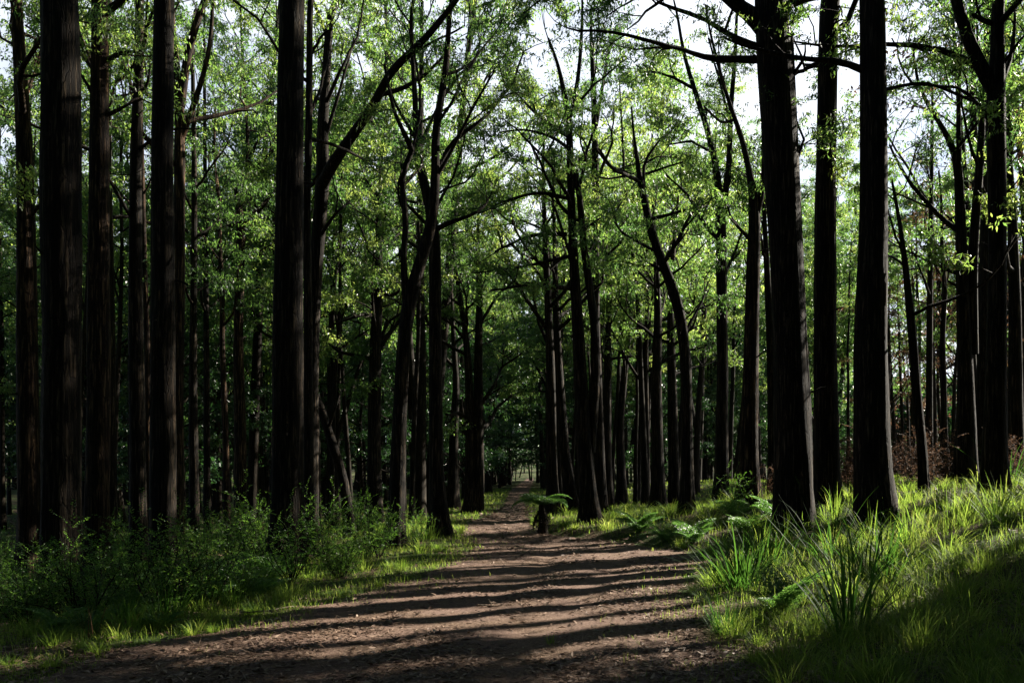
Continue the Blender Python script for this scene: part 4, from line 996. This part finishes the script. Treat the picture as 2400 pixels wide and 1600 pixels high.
clump('drooping pale grass tuft in front of the left thicket', 538, 9.4, 90, .55, .007, .6, 2.2, mat=M_GRASS, seed=10, spread=.12, cat='grass tuft', name='grass_tuft')
clump('grass tuft with long blades at the foot of the flared straight trunk', 1000, 18.5, 60, .55, .012, .7, 1.0, mat=M_GRASS, seed=11, spread=.25, cat='grass tuft', name='grass_tuft')
clump('grass tuft at the foot of the big fibrous-barked trunk', 712, 13.1, 90, .5, .009, .7, 1.6, mat=M_GRASS, seed=12, spread=.3, cat='grass tuft', name='grass_tuft')
clump('tiny green sprout growing in the middle of the dirt path', 1290, 7.6, 22, .13, .008, .9, .8, mat=M_GRASS, seed=13, spread=.03, cat='sprout', name='grass_sprout')
clump('few dry straw stalks standing at the left verge', 225, 7.7, 7, .62, .006, .45, .6, mat=M_DRY, seed=14, spread=.2, cat='dry grass', name='dry_grass_stalks')
rng = np.random.default_rng(91)
for k in range(26):
    y = 7.5 + 9 * rng.random(); u = .5 + 5 * rng.random() ** 1.2; x = float(path_r(y)) + u
    if x > y * .66: continue
    clump('long-bladed grass tuft growing in the grass of the right bank', CX + x / y * F, y, 40, .5 + .3 * rng.random(), .010, .7, 1.5, mat=M_GRASS, seed=600 + k, spread=.15, cat='grass tuft', name='grass_tuft')['group'] = 'tufts on the right bank'

# fallen wood
def stick(label, pts, r, name='fallen_stick', mat=None, side=3, cat='stick', seed=0):
    rng = np.random.default_rng(seed + 900)
    pts = np.array([[gx(px, d), d, float(height(gx(px, d), d)) + h] for px, d, h in pts])
    q, rr = resample(pts, np.linspace(r, r * .4, len(pts)), 14)
    mb = MB(); mb.tubes(q + rng.normal(0, r * .3, q.shape), rr, 8)
    i = rng.integers(3, 12, side); L = (q[-1] - q[0]); L = np.linalg.norm(L) * (.15 + .2 * rng.random(side))
    if side:
        br = wander_branch(q[i], unit(q[-1] - q[0]) + rng.normal(0, .7, (side, 3)) + [0, 0, .35], L, 6, .2, 0, rng)
        mb.tubes(br, np.full((side, 1), r * .45) * np.linspace(1, .3, 6)[None], 5)
    o = mb.build(name, mat or M_DEAD, origin=q[0]); o.location = q[0]
    return tag(o, label, cat)
stick('pale fallen branch lying on sunlit litter between the right trunks', [(2180, 20.5, .08), (2230, 20.3, .10), (2280, 20.1, .14), (2310, 20.0, .2)], .07, 'fallen_branch', side=9, cat='branch', seed=1)
stick('thin forked stick lying on the grass near the right edge', [(2325, 13, .15), (2370, 13, .14), (2440, 13, .12)], .014, seed=2)
stick('curved pale twig lying on the sunlit middle of the path', [(1040, 11.0, .03), (1070, 10.9, .05), (1086, 11.0, .12)], .007, side=1, seed=3)
stick('short pale stick on the path left of the green sprout', [(1120, 9.7, .03), (1150, 9.6, .03), (1172, 9.5, .03)], .012, side=1, seed=4)
stick('thin twig lying across the shaded lower left of the path', [(480, 6.9, .03), (560, 6.8, .03), (640, 6.9, .04)], .006, side=2, seed=5)
stick('fallen stick at the left path edge below the drooping tuft', [(560, 9.0, .04), (620, 9.1, .05), (690, 9.4, .05)], .010, side=2, seed=6)

rng = np.random.default_rng(123)
for k in range(14):
    d = 7 + 9 * rng.random(); x0 = float(path_l(d)) + .3 + rng.random() * float(path_r(d) - path_l(d) - .6); a = rng.random() * 6.28; L = .12 + .3 * rng.random()
    pq = lambda t: (CX + (x0 + L * t * math.cos(a)) / (d + L * t * math.sin(a)) * F, d + L * t * math.sin(a), .03)
    stick('small dry twig among the leaf litter of the path', [pq(0), pq(.5), pq(1)], .004 + .004 * rng.random(), 'twig', side=1, cat='twig', seed=50 + k)['group'] = 'twigs on the path'
